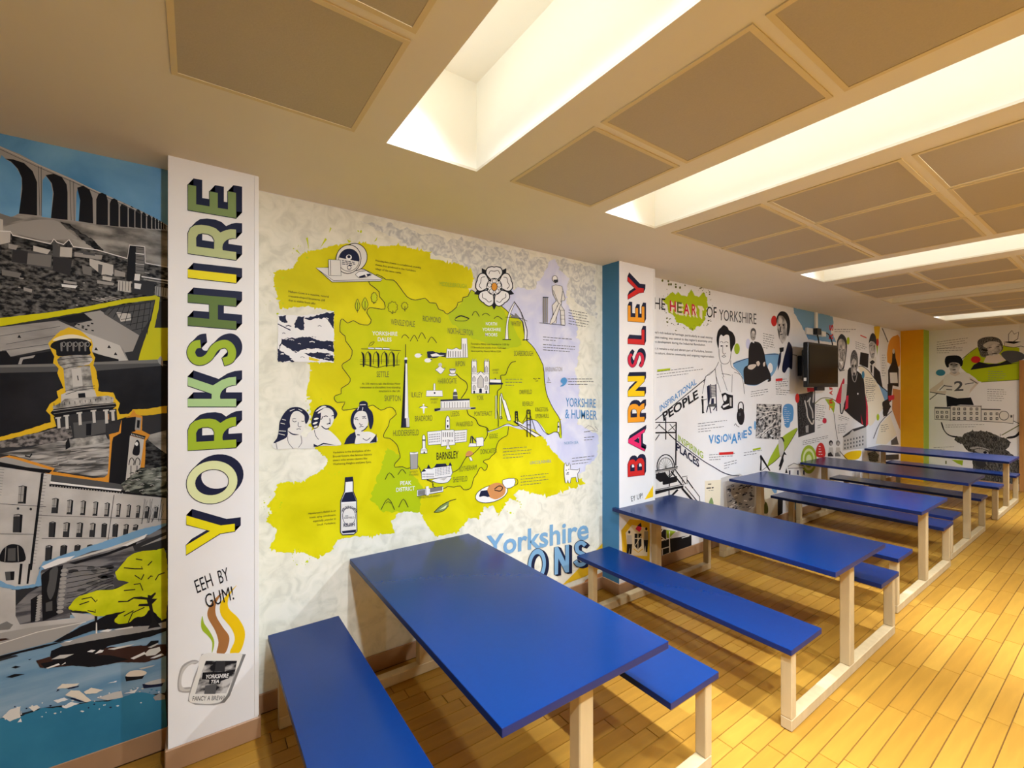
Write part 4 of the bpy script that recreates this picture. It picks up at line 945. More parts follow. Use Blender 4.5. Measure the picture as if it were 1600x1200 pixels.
for x, y, rx, ry in ((1187,875,27,70), (1275,858,36,70)): outline(A, 'bark', [(400+x/7.5+px*rx/7.5, 360+y/7.5+py*ry/7.5) for px, py in ((0,-1), (.7,-.4), (1,.2), (.5,.85), (0,1), (-.5,.85), (-1,.2), (-.7,-.4))], 'lime', 9, .8, 3); A.stroke('bark', [(400+x/7.5, 360+(y-30)/7.5), (400+x/7.5, 360+(y+90)/7.5)], .8, 11)
def cloud(cx, cy, rx, ry, f='lime', n=9, m='bark', w=.8):
    pts = []
    for k in range(n*2): a = k*math.pi/n; q = 1 if k % 2 else .82; pts.append((cx+rx*q*math.cos(a), cy+ry*q*math.sin(a)))
    outline(A, m, pts, f, 9, w, 3)
cloud(560+183/7.5, 380+640/7.5, 5, 9); cloud(560+400/7.5, 380+752/7.5, 8, 9.5, 'limeland'); cloud(560+540/7.5, 380+735/7.5, 5.5, 6, 'limeland')
for q in (m2(182,690, 182,712), m2(400,790, 400,830), m2(543,740, 543,800)): A.stroke('bark', q, 1.0, 12)
A.build()
A = Art('hill_drawing', wall_left, PW0, 'drawn hill peaks')
for q in (m4(805,215, 820,185, 850,175, 890,215), m4(905,250, 940,190, 960,185, 995,250), m4(1000,220, 1040,148, 1085,220), m4(1110,265, 1155,200, 1215,268), m3(430,850, 450,810, 480,805, 515,860), m3(545,845, 590,822, 640,850), m3(685,885, 730,858, 785,895), m6(10,970, 60,890, 120,950), m6(160,912, 210,850, 255,900)): A.stroke('bark', cr(q, 4, False), 1.0, 9, taper=False)
for q in (r6(780,945, 825,875, 865,945), r6(890,930, 920,878, 950,930)): A.stroke('bark', cr(q, 3, False), 1.1, 9); 
A.stroke('bark', cr(r6(810,905, 825,895, 842,905), 3, False), .8, 9)
outline(A, 'bark', m3(230,890, 300,855, 390,880, 350,910, 250,910), None, 9, .9, 3); A.stroke('bark', cr(m3(235,880, 300,852, 395,885), 4, False), 1.8, 9); A.build()
A = Art('railway_viaduct_drawing', wall_left, PW0, 'ink drawing of a train crossing a viaduct')
A.stroke('black', m4(330,338, 560,345, 795,360), 1.0, 10); A.stroke('black', m4(315,520, 390,525, 520,560, 600,540, 780,525), 1.0, 10)
for x in (340, 420, 515, 610, 695): 
    A.poly('black', cr(m4(x-10,372, x+22,395, x+30,440, x+28,540, x+10,542, x+8,440, x-2,395), 3), 10)
    if x > 350: A.stroke('black', cr(m4(x-42,520, x-40,430, x-25,385, x,370), 4, False), .8, 10)
A.stroke('black', cr(m4(750,520, 752,430, 775,380), 3, False), .8, 10)
for x0, x1 in ((412,485), (495,575), (585,662)): outline(A, 'black', m4(x0,320+(x0-412)*.03, x1,325+(x0-412)*.03, x1,345+(x0-412)*.03, x0,340+(x0-412)*.03), 'white', 10, .7)
A.stroke('black', cr(m4(420,310, 440,270, 485,255, 460,290, 435,300), 3, False), .8, 10)
for y in (465, 485): A.stroke('bark', m4(315,y, 790,y+5), .4, 10)
A.build()
A = Art('mast_drawing', wall_left, PW0, 'tall drawn transmitter mast')
A.poly('white', m4(840,510, 868,510, 885,1200)+r6(955,430, 905,430), 10); A.poly('black', m4(838,510, 850,510, 840,1200)+r6(935,430, 905,430), 11)
A.stroke('black', m4(850,285, 850,450), 1.0, 11); A.poly('navy', m4(835,450, 870,450, 865,510, 838,510), 12); A.poly('white', m4(838,440, 868,440, 872,465, 834,465), 13); A.poly('navy', r6(918,375, 955,370, 958,425, 915,430), 12); A.poly('g5', r6(935,372, 955,370, 957,425, 938,428), 13); A.stroke('black', r6(903,430, 960,430), 1.0, 13)
A.stroke('g3', m4(870,520, 884,1190), .6, 12); A.build()
A = Art('abbey_drawing', wall_left, PW0, 'drawn ruined abbey and cave')
outline(A, 'g2', m5(275,295, 285,185, 345,195, 395,175, 435,195, 455,195, 455,65, 520,65, 530,290), 'white', 10, .7)
for x in (300, 325, 355, 385, 415, 440, 475, 500): A.stroke('g3', m5(x,215 if x < 450 else 130, x,285), 1.2, 12)
A.poly('navy', rag(m5(50,220, 120,215, 200,235, 275,235, 270,285, 200,280, 140,300, 60,290), .8, 2, 3), 10); A.poly('white', m5(90,255, 160,240, 200,262, 260,262, 200,275, 110,280), 11)
for x, y in ((1000, 415), (1115, 472)): A.poly('white', cr(m4(x-45,y, x-20,y-22, x+25,y-18, x+35,y+5, x+10,y+25, x-30,y+22), 3), 11); A.stroke('g2', m4(x+25,y-10, x+48,y-8), 1.2, 12)
A.build()
A = Art('teapot_drawing', wall_left, PW0, 'drawn teapot and teacup')
outline(A, 'g2', m5(165,420, 205,390, 245,420, 265,410, 245,450, 210,482, 170,450, 150,440, 160,415), 'white', 10, .7, 3); A.ell('g5', 660+205/7.5, 520+375/7.5, 3, 3, 12)
outline(A, 'g2', m5(315,425, 385,425, 378,470, 360,485, 330,480), 'white', 10, .7, 2); A.poly('navy', m5(318,428, 382,428, 380,440, 320,440), 12); outline(A, 'g2', ell_pts(660+350/7.5, 520+492/7.5, 6, 2.2, 14), 'white', 9, .7)
A.build()
A = Art('minster_drawing', wall_left, PW0, 'drawn twin-towered minster')
outline(A, 'navy', m5(570,710, 572,335, 632,335, 635,470, 680,455, 722,470, 720,335, 778,335, 780,710), 'white', 12, .9)
for x in (576, 596, 616, 724, 744, 764): A.poly('white', m5(x,338, x+6,300, x+13,338), 13); A.stroke('navy', m5(x,338, x+6,300, x+13,338), .5, 14)
for x, y, w, h in ((585,385,30,80), (585,505,30,65), (588,610,28,55), (730,385,30,80), (728,505,30,65), (728,610,28,55)): outline(A, 'navy', m5(x,y+h, x,y+h*.35, x+w/2,y, x+w,y+h*.35, x+w,y+h), 'g5', 14, .6)
outline(A, 'navy', m5(645,640, 645,540, 678,495, 710,540, 710,640), 'g5', 14, .8); A.poly('navy', m5(660,705, 662,660, 678,648, 692,660, 692,705), 15); A.poly('navy', m5(592,710, 592,685, 602,672, 612,685, 612,710), 15); A.poly('navy', m5(735,710, 735,685, 745,672, 752,685, 752,710), 15)
A.poly('white', m5(640,490, 680,455, 718,490), 15); A.stroke('navy', m5(638,490, 680,452, 720,490), .8, 16)
for y in (480, 590): A.stroke('navy', m5(572,y, 632,y), .5, 15); A.stroke('navy', m5(722,y, 778,y), .5, 15)
A.build()
A = Art('town_hall_drawing', wall_left, PW0, 'drawn domed town hall')
outline(A, 'navy', m5(210,785, 550,775, 552,885, 212,895), 'white', 10, .8); A.poly('navy', m5(210,785, 550,772, 550,790, 210,803), 12); A.poly('g5', m5(138,890, 210,880, 560,868, 620,872, 615,892, 145,918), 11); A.poly('navy', m5(135,888, 208,882, 205,905, 140,922), 13); A.poly('navy', m5(562,878, 620,873, 618,890, 562,893), 13)
for k in range(11): A.stroke('g3', m5(222+k*31,812, 222+k*31,880), .8, 12)
A.poly('g2', m5(352,780, 356,705, 372,680, 392,680, 405,705, 410,778), 12); A.poly('white', m5(362,690, 365,668, 380,655, 393,668, 396,690), 13); A.stroke('white', m5(358,735, 406,735), .8, 13)
outline(A, 'g2', m4(1095,825, 1280,825, 1285,895, 1090,895), 'white', 10, .7); outline(A, 'g2', m4(1175,825, 1178,745, 1198,745, 1200,825), 'white', 10, .7); A.poly('navy', m4(1180,845, 1200,845, 1198,865, 1182,865), 12)
outline(A, 'navy', m5(785,545, 920,548, 930,600, 785,605), 'white', 12, .7); A.poly('navy', m5(782,580, 940,585, 940,605, 782,608), 14); A.poly('navy', m5(835,548, 850,528, 868,548), 14)
A.build()
A = Art('statue_drawing', wall_left, PW0)
A.poly('white', m4(1005,1025, 1060,1005, 1115,1022, 1075,1035, 1068,1095, 1058,1095, 1050,1035), 10); A.stroke('bark', m4(1005,1025, 1060,1005, 1115,1022), .8, 11); A.ell('white', 520+1060/7.5, 500+995/7.5, 1.3, 1.5, 11); A.build()
A = Art('civic_hall_drawing', wall_left, PW0, 'drawn civic hall with clock tower')
outline(A, 'navy', m6(505,410, 670,395, 670,555, 515,565), 'white', 10, .8); outline(A, 'navy', m6(815,395, 970,385, 965,525, 820,540), 'white', 10, .8); outline(A, 'navy', m6(670,390, 815,385, 830,560, 665,580), 'white', 11, .8)
for r in range(4):
    for k in range(7): A.poly('navy', m6(525+k*19,440+r*28-k*2, 533+k*19,439+r*28-k*2, 533+k*19,452+r*28-k*2, 525+k*19,453+r*28-k*2), 13); A.poly('navy', m6(830+k*18,425+r*26-k*2, 838+k*18,424+r*26-k*2, 838+k*18,436+r*26-k*2, 830+k*18,437+r*26-k*2), 13)
for k in range(5): A.poly('g3', m6(685+k*26,415, 695+k*26,415, 695+k*26,470, 685+k*26,470), 13); A.poly('navy', m6(685+k*26,505, 693+k*26,505, 693+k*26,525, 685+k*26,525), 13)
outline(A, 'navy', m6(718,380, 720,260, 728,235, 742,220, 758,235, 766,260, 768,378), 'white', 12, .8); A.ell('navy', 600+742/7.5, 620+282/7.5, 1.2, 1.2, 14); A.poly('navy', m6(732,330, 752,330, 752,360, 732,360), 14)
outline(A, 'navy', m6(735,500, 750,500, 755,570, 775,610, 722,612, 735,570), 'white', 14, .7)
outline(A, 'navy', m6(425,665, 430,610, 448,600, 446,465, 462,440, 480,465, 484,600, 500,612, 505,660), 'white', 10, .8); A.poly('navy', m6(448,500, 482,500, 482,514, 448,514), 12); A.poly('navy', m6(460,640, 475,640, 475,662, 460,662), 12); A.poly('g5', m6(430,615, 500,615, 500,630, 430,630), 12)
outline(A, 'g2', m6(302,650, 395,645, 390,840, 308,850), 'g4', 10, .8); A.poly('white', m6(302,650, 350,662, 395,645, 394,665, 303,672), 12); A.build()
A = Art('colliery_drawing', wall_left, PW0, 'drawn pit head and brick shed')
outline(A, 'g2', m6(1075,480, 1150,472, 1165,490, 1162,575, 1080,580), 'white', 10, .7); outline(A, 'g2', m6(985,585, 1000,540, 1075,545, 1080,582), 'white', 10, .7); A.stroke('navy', m6(1008,545, 1018,460, 1030,460, 1038,545), 1.4, 12); A.stroke('navy', m6(1030,465, 1080,530), 1.4, 12)
A.poly('tan', cr(m6(955,700, 960,660, 990,632, 1030,645, 1040,670, 1000,695), 3), 10); A.stroke('navy', cr(m6(955,700, 1000,695, 1045,668), 3, False), .8, 12); outline(A, 'g2', m6(990,705, 1020,705, 1038,745, 1010,750), 'white', 10, .7); A.build()
A = Art('hotel_drawing', wall_left, PW0, 'drawn grand building with dark roofs')
outline(A, 'navy', m6(435,880, 470,840, 560,840, 580,825, 780,800, 800,890, 780,930, 600,955, 440,970), 'white', 10, .8)
for q in (m6(495,840, 518,790, 545,838), m6(580,830, 610,785, 720,780, 740,815), m6(750,810, 770,765, 795,805), m6(440,880, 465,840, 490,870)): A.poly('navy', q, 12)
for r in range(5):
    for k in range(10): A.poly('navy', m6(600+k*18,845+r*18-k*3, 607+k*18,844+r*18-k*3, 607+k*18,853+r*18-k*3, 600+k*18,854+r*18-k*3), 13)
for k in range(8): A.poly('navy', m6(450+k*17,900, 457+k*17,898, 457+k*17,912, 450+k*17,914), 13); A.poly('navy', m6(450+k*17,930, 457+k*17,928, 457+k*17,942, 450+k*17,944), 13)
A.poly('white', cr(m6(560,980, 640,950, 760,930, 785,950, 740,1000, 650,1015, 590,1000), 3), 9); A.stroke('navy', cr(m6(560,985, 640,1012, 740,1002, 785,950), 3, False), .8, 11); A.poly('g5', m6(640,960, 740,942, 700,980), 11)
outline(A, 'navy', m6(385,1090, 690,1050, 690,1110, 385,1165), 'white', 10, .8); A.poly('g3', m6(395,1095, 480,1085, 480,1145, 395,1155), 12); A.poly('g3', m6(535,1070, 680,1052, 680,1095, 535,1120), 12); A.poly('white', m6(485,1050, 520,1045, 525,1150, 490,1155), 13); A.stroke('navy', m6(485,1050, 490,1155), .6, 14); A.build()
A = Art('cricket_gear_drawing', wall_left, PW0, 'drawn cricket stumps and bat')
for x in (850, 902): outline(A, 'bark', m5(x,735, x+20,735, x+18,1010, x,1005), 'pale', 10, .7)
outline(A, 'bark', m5(912,720, 928,712, 945,780, 970,800, 1035,1010, 1010,1028, 990,1010, 935,800), 'white', 11, .8, 2); A.ring('bark', 660+918/7.5, 520+995/7.5, 1.8, 1.8, 1, 12); A.build()
A = Art('bridge_drawing', wall_left, PW0, 'drawn suspension bridge')
A.poly('white', m7(470,285, 520,290, 780,455, 720,470), 14); A.stroke('black', m7(465,285, 785,458), 1.3, 16); A.stroke('black', m7(470,292, 720,470), 1.0, 16)
for x0, x1, yt, yb in ((485,508,170,300), (620,658,155,470)):
    A.stroke('black', m7(x0,yt, x0+3,yb), 1.4, 16); A.stroke('black', m7(x1,yt, x1+4,yb), 1.4, 16)
    for t in (0, .12, .3, .55): y = yt+(yb-yt)*t; A.stroke('black', m7(x0,y, x1,y), 1.3, 16)
A.stroke('black', cr(m7(495,170, 520,270, 560,300, 600,250, 635,160), 4, False), .7, 16); A.stroke('black', cr(m7(640,160, 690,300, 720,400), 4, False), .7, 16)
outline(A, 'g2', m7(978,410, 985,300, 1000,300, 1002,410), 'white', 10, .7); A.poly('bark', m7(978,300, 988,285, 1000,300), 12); A.poly('navy', m7(982,340, 1000,340, 1000,360, 981,360), 12); A.poly('lime2', m7(1000,420, 1025,440, 1030,488, 1010,480), 9); A.build()
A = Art('rose_emblem_print', wall_left, PW0, 'white five-petalled rose with yellow centre')
rx, ry = 680+687/7.5, 380+512/7.5
for k in range(5):
    a = math.radians(-90+72*k+36); c, s = math.cos(a), math.sin(a)
    A.poly('black', [(rx+33*c, ry+36*s), (rx+19*c-8*s, ry+21*s+8.8*c), (rx+19*c+8*s, ry+21*s-8.8*c)], 9)
for k in range(5):
    a = math.radians(-90+72*k); c, s = math.cos(a), math.sin(a)
    def pp(u, v): return (rx+(u*c-v*s), ry+(u*s+v*c)*1.1)
    pet = cr([pp(7, 0), pp(13, -8.5), pp(20, -13), pp(26.5, -10.5), pp(28.5, -4), pp(28, 0), pp(28.5, 4), pp(26.5, 10.5), pp(20, 13), pp(13, 8.5)], 4)
    A.poly('white', pet, 11); A.stroke('black', pet, 1.5, 12, closed=True); A.stroke('black', cr([pp(18, -8.5), pp(22.5, -6), pp(22, 0), pp(23, 6), pp(18, 9)], 4, False), .9, 13)
A.ell('white', rx, ry, 11.8, 13, 14); A.ring('black', rx, ry, 11.8, 13, 1.2, 15)
for k in range(5):
    a = math.radians(-90+72*k); b = a+math.radians(36)
    A.ring('black', rx+7.8*math.cos(a), ry+8.6*math.sin(a), 3.2, 3.4, .8, 16); A.ell('black', rx+10.6*math.cos(b), ry+11.6*math.sin(b), 1.6, 1.7, 17, n=6)
A.ell('amber', rx, ry, 4.6, 6.2, 18); A.ring('black', rx, ry, 4.6, 6.2, .9, 19); A.build()
A = Art('whalebone_arch_drawing', wall_left, PW0, 'drawn arch by the sea town')
A.poly('lilac', m3(860,830, 925,690, 1030,880, 940,870), 5)
A.poly('white', m3(815,1135, 830,950, 860,810, 925,690, 930,705, 875,830, 850,960, 855,1135), 10); A.stroke('bark', cr(m3(815,1135, 830,950, 860,810, 920,695), 4, False), .7, 11); A.stroke('bark', cr(m3(855,1135, 850,960, 878,830, 930,705), 4, False), .7, 11)
A.poly('white', m3(930,690, 990,790, 1040,920, 1070,1040, 1065,1140, 1040,1140, 1040,1000, 1010,840), 10); A.stroke('bark', cr(m3(920,685, 990,785, 1045,920, 1075,1040, 1065,1140), 4, False), 1.2, 11); A.stroke('bark', cr(m3(1040,1140, 1040,1000, 1010,840), 4, False), .6, 11)
A.stroke('bark', m3(785,1130, 885,1130), 1.4, 11); A.stroke('bark', m3(1020,1135, 1090,1130), 1.4, 11); A.poly('g3', m3(880,860, 900,840, 925,850, 930,820, 950,830, 975,860, 1000,880, 890,870), 11); A.stroke('bark', m3(815,868, 1020,885, 1075,915), .7, 11); A.build()
A = Art('cricketer_drawing', wall_left, PW0, 'line-drawn batsman at the wicket')
outline(A, 'g2', r5(808,350, 830,340, 870,350, 890,425, 885,440, 870,440, 865,470, 885,500, 890,590, 865,590, 860,500, 840,470, 835,580, 805,582, 815,520, 808,470, 835,440, 815,400), 'offwhite', 10, .8, 0)
A.ell('white', 660+825/4, 360+303/4, 4, 5, 12); A.ring('g1', 660+825/4, 360+303/4, 4, 5, .8, 13); A.poly('g1', r5(815,310, 845,308, 845,325, 825,330), 14)
A.poly('offwhite', r5(850,455, 862,462, 825,570, 795,590, 800,560), 14); A.stroke('g1', r5(850,455, 862,462, 825,570, 795,590, 800,560), .7, 15, closed=True); A.stroke('g1', r5(815,375, 845,450, 855,460), .7, 14); A.stroke('g1', r5(875,380, 862,450), .7, 14)
for y in (500, 530, 555): A.stroke('g2', r5(860,y, 888,y), .6, 14)
for x in (752, 763, 775): A.poly('g4', r5(x,420, x+8,420, x+8,578, x,578), 10); A.stroke('navy', r5(x,420, x,578), .6, 12)
A.stroke('navy', r5(750,418, 785,420), 1.2, 13); A.stroke('g1', r5(728,578, 835,588, 890,595), .8, 12); A.build()
A = Art('quote_mark_print', wall_left, PW0)
A.poly('blue', cr(r5(862,945, 870,925, 890,920, 902,935, 898,955, 880,972, 858,975, 875,960), 4), 9); A.build()
A = Art('sailing_boat_drawing', wall_left, PW0); A.stroke('g3', r5(775,950, 803,950), .8, 9); A.stroke('g3', r5(783,945, 785,915, 795,940), .7, 9)
for q in (r5(692,925, 705,930, 712,926), r5(720,925, 735,926), r5(705,942, 722,940)): A.stroke('bark', q, .9, 9)
for q in (m7(1300,370, 1340,335, 1380,350, 1420,390), m7(1300,410, 1380,395, 1450,405), m7(1420,345, 1455,390)): A.stroke('g4', q, .8, 9)
A.build()
A = Art('pudding_drawing', wall_left, PW0, 'drawn plate with pudding and gravy jug')
outline(A, 'black', ell_pts(660+380/3.53, 580+675/3.53, 26, 13, 24, -.28), 'white', 10, .9); A.poly('tan', cr(r7(355,655, 375,625, 420,615, 455,640, 450,680, 410,705, 380,700, 360,685), 3), 12); A.stroke('black', cr(r7(395,650, 420,632, 440,640, 428,660, 395,655), 3, False), 1.5, 14)
A.poly('navy', r7(310,690, 320,660, 355,655, 370,690, 340,700), 13); A.poly('white', cr(r7(310,700, 335,688, 365,698, 350,712), 3), 14); outline(A, 'black', cr(r7(440,600, 505,590, 505,630, 470,645, 450,635), 2), 'white', 13, .8); A.ring('black', 660+512/3.53, 580+610/3.53, 3.6, 5, .9, 12)
A.ell('tan', 660+400/3.53, 580+645/3.53, 5, 2, 13, -.3); A.build()
A = Art('terrier_drawing', wall_left, PW0, 'drawn white terrier')
outline(A, 'black', m7(1055,860, 1060,790, 1075,770, 1085,810, 1105,805, 1115,770, 1130,800, 1130,850, 1215,855, 1240,835, 1235,870, 1215,900, 1222,1000, 1200,995, 1195,940, 1140,950, 1130,1010, 1110,1010, 1100,970, 1090,1010, 1072,1010, 1060,940), 'white', 10, .9)
for q in (m7(1075,860, 1090,858), m7(1105,850, 1118,848), m7(1090,890, 1110,885), m7(1080,905, 1112,905)): A.stroke('black', q, 1.1, 12)
A.build()
A = Art('pea_pod_drawing', wall_left, PW0); A.poly('leaf', cr(r7(62,778, 100,740, 145,720, 130,760, 95,772), 3), 9); A.stroke('bark', cr(r7(62,778, 100,742, 150,715, 185,705), 4, False), 1.1, 10); A.stroke('bark', cr(r7(62,778, 110,772, 145,740), 4, False), .8, 10); A.poly('pale', r7(90,765, 135,735, 125,755), 10); A.build()
A = Art('bottle_drawing', wall_left, PW0, 'drawn relish bottle with round label')
bt = r6(556,745, 603,740, 606,775, 606,830, 628,885, 630,1080, 610,1098, 540,1102, 527,1085, 528,890, 553,830, 556,775)
outline(A, 'navy', bt, 'white', 10, 1.4); A.poly('navy', r6(556,745, 603,740, 606,768, 555,772), 12); A.poly('navy', r6(556,838, 603,832, 622,880, 625,892, 532,898, 533,888), 12); A.stroke('white', r6(534,905, 624,898), 1.2, 13)
A.poly('offwhite', r6(533,905, 625,898, 626,1070, 533,1080), 12); A.ring('navy', 400+580/4, 560+985/4, 10, 14, .8, 14); A.poly('navy', r6(535,1078, 625,1068, 622,1085, 540,1092), 14)
for k, ch in enumerate("HENDERSON'S"):
    a = math.radians(200+k*14); A.text('navy', ch, (400+580/4+11.0*math.cos(a)-1.1, 560+965/4+9*math.sin(a)+2), (400+580/4+11.0*math.cos(a)+1.3, 560+965/4+9*math.sin(a)+2), 4.2, 15, .02)
A.text('navy', 'RELISH', r6(545,1052)[0], r6(614,1046)[0], 5.4, 15, .02); A.text('navy', 'SHEFFIELD', r6(548,1002)[0], r6(612,998)[0], 2.8, 15); A.lines('navy', r6(555,985)[0], r6(605,982)[0], 1, 3, .8, 15); A.build()
A = Art('three_sisters_print', wall_left, PW0, 'navy ink portraits of three women with curled hair')
# first woman
A.poly('offwhite', cr(m8(165,560, 215,530, 320,480, 330,420, 350,320, 360,250, 420,210, 500,240, 520,300, 500,400, 470,450, 480,480, 560,500, 600,600, 380,605, 210,612), 3), 10)
A.poly('navy', cr(m8(180,550, 215,500, 235,430, 245,330, 290,240, 350,185, 430,172, 500,200, 545,250, 550,300, 520,350, 505,310, 500,260, 440,215, 390,225, 360,270, 350,330, 355,380, 330,400, 325,480, 260,520), 3), 11)
for q in (m8(270,300, 310,310), m8(255,340, 300,350), m8(240,420, 310,425), m8(235,450, 300,465), m8(350,215, 400,195), m8(440,195, 480,215)): A.stroke('offwhite', q, 1.6, 13, taper=True)
for q in (m8(375,312, 400,328, 420,318), m8(375,300, 400,292, 415,296), m8(470,318, 490,322, 500,316), m8(455,380, 470,375), m8(420,405, 445,398, 465,405), m8(440,330, 438,370, 455,380)): A.stroke('navy', cr(q, 3, False), .9, 13)
A.stroke('navy', cr(m8(330,420, 380,455, 445,460), 4, False), 2.0, 13, taper=True); A.stroke('navy', cr(m8(330,480, 335,540, 385,605), 4, False), .7, 13); A.stroke('navy', cr(m8(465,470, 475,540, 440,595), 4, False), .7, 13); A.stroke('navy', m8(205,540, 220,612), .7, 13)
# second woman
A.poly('offwhite', cr(m8(520,580, 540,450, 610,400, 650,380, 660,300, 680,200, 760,180, 810,230, 810,300, 780,370, 740,400, 780,430, 850,500, 880,570, 700,575), 3), 12)
A.poly('navy', cr(m8(575,350, 585,280, 610,210, 660,165, 730,150, 800,175, 845,235, 835,275, 810,300, 805,230, 770,190, 720,180, 680,210, 670,300, 650,370, 610,400), 3), 13)
for q in (m8(620,220, 690,175, 730,170), m8(640,240, 700,200), m8(600,300, 650,290), m8(590,350, 640,330), m8(600,385, 640,370)): A.stroke('offwhite', cr(q, 3, False), 3.2, 15, taper=True)
for q in (m8(700,275, 725,265, 745,272), m8(785,268, 800,262, 812,268), m8(765,290, 770,335, 755,340), m8(735,350, 760,345, 775,348), m8(650,290, 680,300, 690,270)): A.stroke('navy', cr(q, 3, False), 1.2, 15)
A.stroke('navy', cr(m8(680,370, 720,400, 760,395), 4, False), 1.4, 15); A.stroke('navy', cr(m8(605,410, 620,470, 650,510), 4, False), .8, 15); A.poly('navy', m8(598,555, 640,575, 700,545, 830,570, 700,560, 640,585, 598,585), 15)
# third woman
A.poly('offwhite', cr(m8(1010,300, 1020,230, 1080,190, 1150,220, 1170,300, 1150,390, 1110,430, 1180,430, 1250,470, 1250,540, 1100,550, 1020,550, 1030,430, 1020,360), 3), 12)
A.poly('navy', cr(m8(985,290, 1010,220, 1070,170, 1075,125, 1120,108, 1160,130, 1165,175, 1210,230, 1222,320, 1200,400, 1180,385, 1165,300, 1140,225, 1070,215, 1025,260, 1015,340, 1045,400, 1010,400, 990,350), 3), 13)
A.poly('navy', m8(915,560, 940,500, 980,455, 1030,430, 1040,480, 1025,550), 13); A.poly('navy', m8(1255,450, 1255,540, 1180,545, 1220,500), 13)
A.poly('offwhite', cr(m8(1035,550, 1045,470, 1060,430, 1085,450, 1100,500, 1090,550), 3), 15); A.stroke('navy', m8(1050,460, 1078,465), 1.5, 16); A.stroke('navy', cr(m8(1095,425, 1130,405, 1160,370), 3, False), 1.5, 16)
for q in (m8(1025,305, 1045,298, 1062,308), m8(1105,292, 1125,285, 1145,292), m8(1075,340, 1088,362, 1105,352), m8(1075,382, 1095,375, 1118,378), m8(1110,500, 1150,520, 1190,490), m8(1020,290, 1055,282), m8(1100,275, 1140,268)): A.stroke('navy', cr(q, 3, False), 1.0, 16)
for q in (m8(1055,205, 1070,170), m8(1105,210, 1110,175), m8(1080,150, 1140,148)): A.stroke('offwhite', q, 1.1, 16)
A.build()
A = Art('icons_title_print', wall_left, PW0, 'pale blue mural title')
A.text('paleblue', 'Yorkshire', r7(352,1022)[0], r7(916,922)[0], 32, 9, .022)
A.build()
def upright(g, x0, x1, yb, yt, slope):
    return [[(x0+(x1-x0)*u, yb+(yt-yb)*v+slope*(x0+(x1-x0)*u-x0)) for u, v in l] for l in GL[g]]
for g, x0, x1, yb, yt in (('O', 824, 853, 909, 861), ('N', 865.5, 889, 898, 855)): block('letter_'+g.lower(), wall_left, PW0, 'paleblue', upright(g, x0, x1, yb, yt, -.19), (4.6, 2.0), 9, 1.0)
block('letter_s', wall_left, PW0, 'paleblue', stroke_loop(cr([(914.5, 852.5), (908, 847.5), (901, 852), (902, 861), (910, 865.5), (915, 872), (911, 880.5), (903, 882), (898, 876)], 5, False), 7.2), (4.6, 2.0), 9, 1.0)
block('letter_i', wall_left, PW0, 'paleblue', upright('I', 770, 778, 921, 878, -.19), (4.6, 2.0), 9, 1.0)
block('letter_c', wall_left, PW0, 'paleblue', stroke_loop(cr([(805, 881), (797, 876), (786, 885), (783, 900), (789, 914), (799, 916), (806, 909)], 5, False), 7.5), (4.6, 2.0), 9, 1.0)
A = Art('amber_corner_print', wall_left, PW0)
A.poly('mustard', r7(1005,935, 1005,1075, 900,1130, 770,1180, 860,1090), 5); A.poly('tan', r7(1005,1100, 1005,1180, 870,1200, 900,1150), 5); A.build()

# ------------------------------------------------------------------ people and places mural beyond the second pier
n1, n2, n3, n4, n5, n6, n7, n8, n9, n10 = Z(1015,430,12), Z(1095,470,9.233), Z(1015,550,8.573), Z(1015,640,8), Z(1130,590,8.573), Z(1235,470,8.573), Z(1300,490,8.573), Z(1235,600,8.571), Z(1100,690,8.569), Z(960,760,8.569)
k4 = Z(940, 380, 4); k5 = Z(940, 600, 4)
panel('white_print', wall_left, 'white', P2[1], P3[0], BH, CZ-.004, -LAYER*.6, 'white background print')
A = Art('heart_title_print', wall_left, PW0, 'mural title over a green splash')
A.poly('lime2', rag(n1(340,390, 420,310, 480,360, 520,310, 590,370, 700,400, 780,260, 850,390, 920,410, 1010,310, 1070,420, 1090,560, 1060,700, 1040,820, 960,950, 880,960, 810,1050, 720,980, 620,910, 500,880, 440,740, 350,700, 330,560, 240,470), .6, 1.5, 4, 1.6), 2)
A.splat('olive', 1015+700/12, 430+600/12, 36, 32, 90, .2, 1.2, 3, 8)
for q in (n1(350,110), n1(240,100), n1(490,220), n1(360,170), n1(400,170), n1(570,230)): A.poly('olive', rag(ell_pts(*q[0], 1.6, 2.2, 8), .5, 1, 3), 2)
A.text('black', 'HE', n1(88,630)[0], n1(292,657)[0], 18, 5); A.text('black', 'OF', n1(1068,788)[0], n1(1252,800)[0], 16.5, 5); A.text('g2', 'YORKSHIRE', n2(262,278)[0], n2(800,340)[0], 16.5, 5)
for ch, x0, x1, yb, c in (('H',375,487,668,'crimson'), ('E',508,600,695,'olive'), ('A',635,742,722,'crimson'), ('R',785,868,738,'crimson'), ('T',898,985,768,'cream')):
    for dx, dy in ((10,14), (20,28), (32,44)): A.text('cream', ch, n1(x0+dx,yb+dy)[0], n1(x1+dx,yb+dy+(x1-x0)*.16)[0], 16.5, 6, .02)
    A.text(c, ch, n1(x0,yb)[0], n1(x1,yb+(x1-x0)*.16)[0], 16.5, 8, .02)
A.build()
A = Art('introduction_print', wall_left, PW0, 'printed introduction paragraphs')
for t, q in (("ley's rich industrial heritage, particularly in coal mining", k4(330,562, 692,598)), ("glass making, was central to the region's economy and", k4(330,593, 688,622)), ('its development during the Industrial Revolution.', k4(330,621, 648,643)), ('y, it remains a vital and vibrant part of Yorkshire, known', k4(330,663, 690,686)), ('its culture, diverse community and ongoing regeneration.', k4(330,692, 703,716))): A.text('g1', t, q[0], q[1], 3.4, 4)
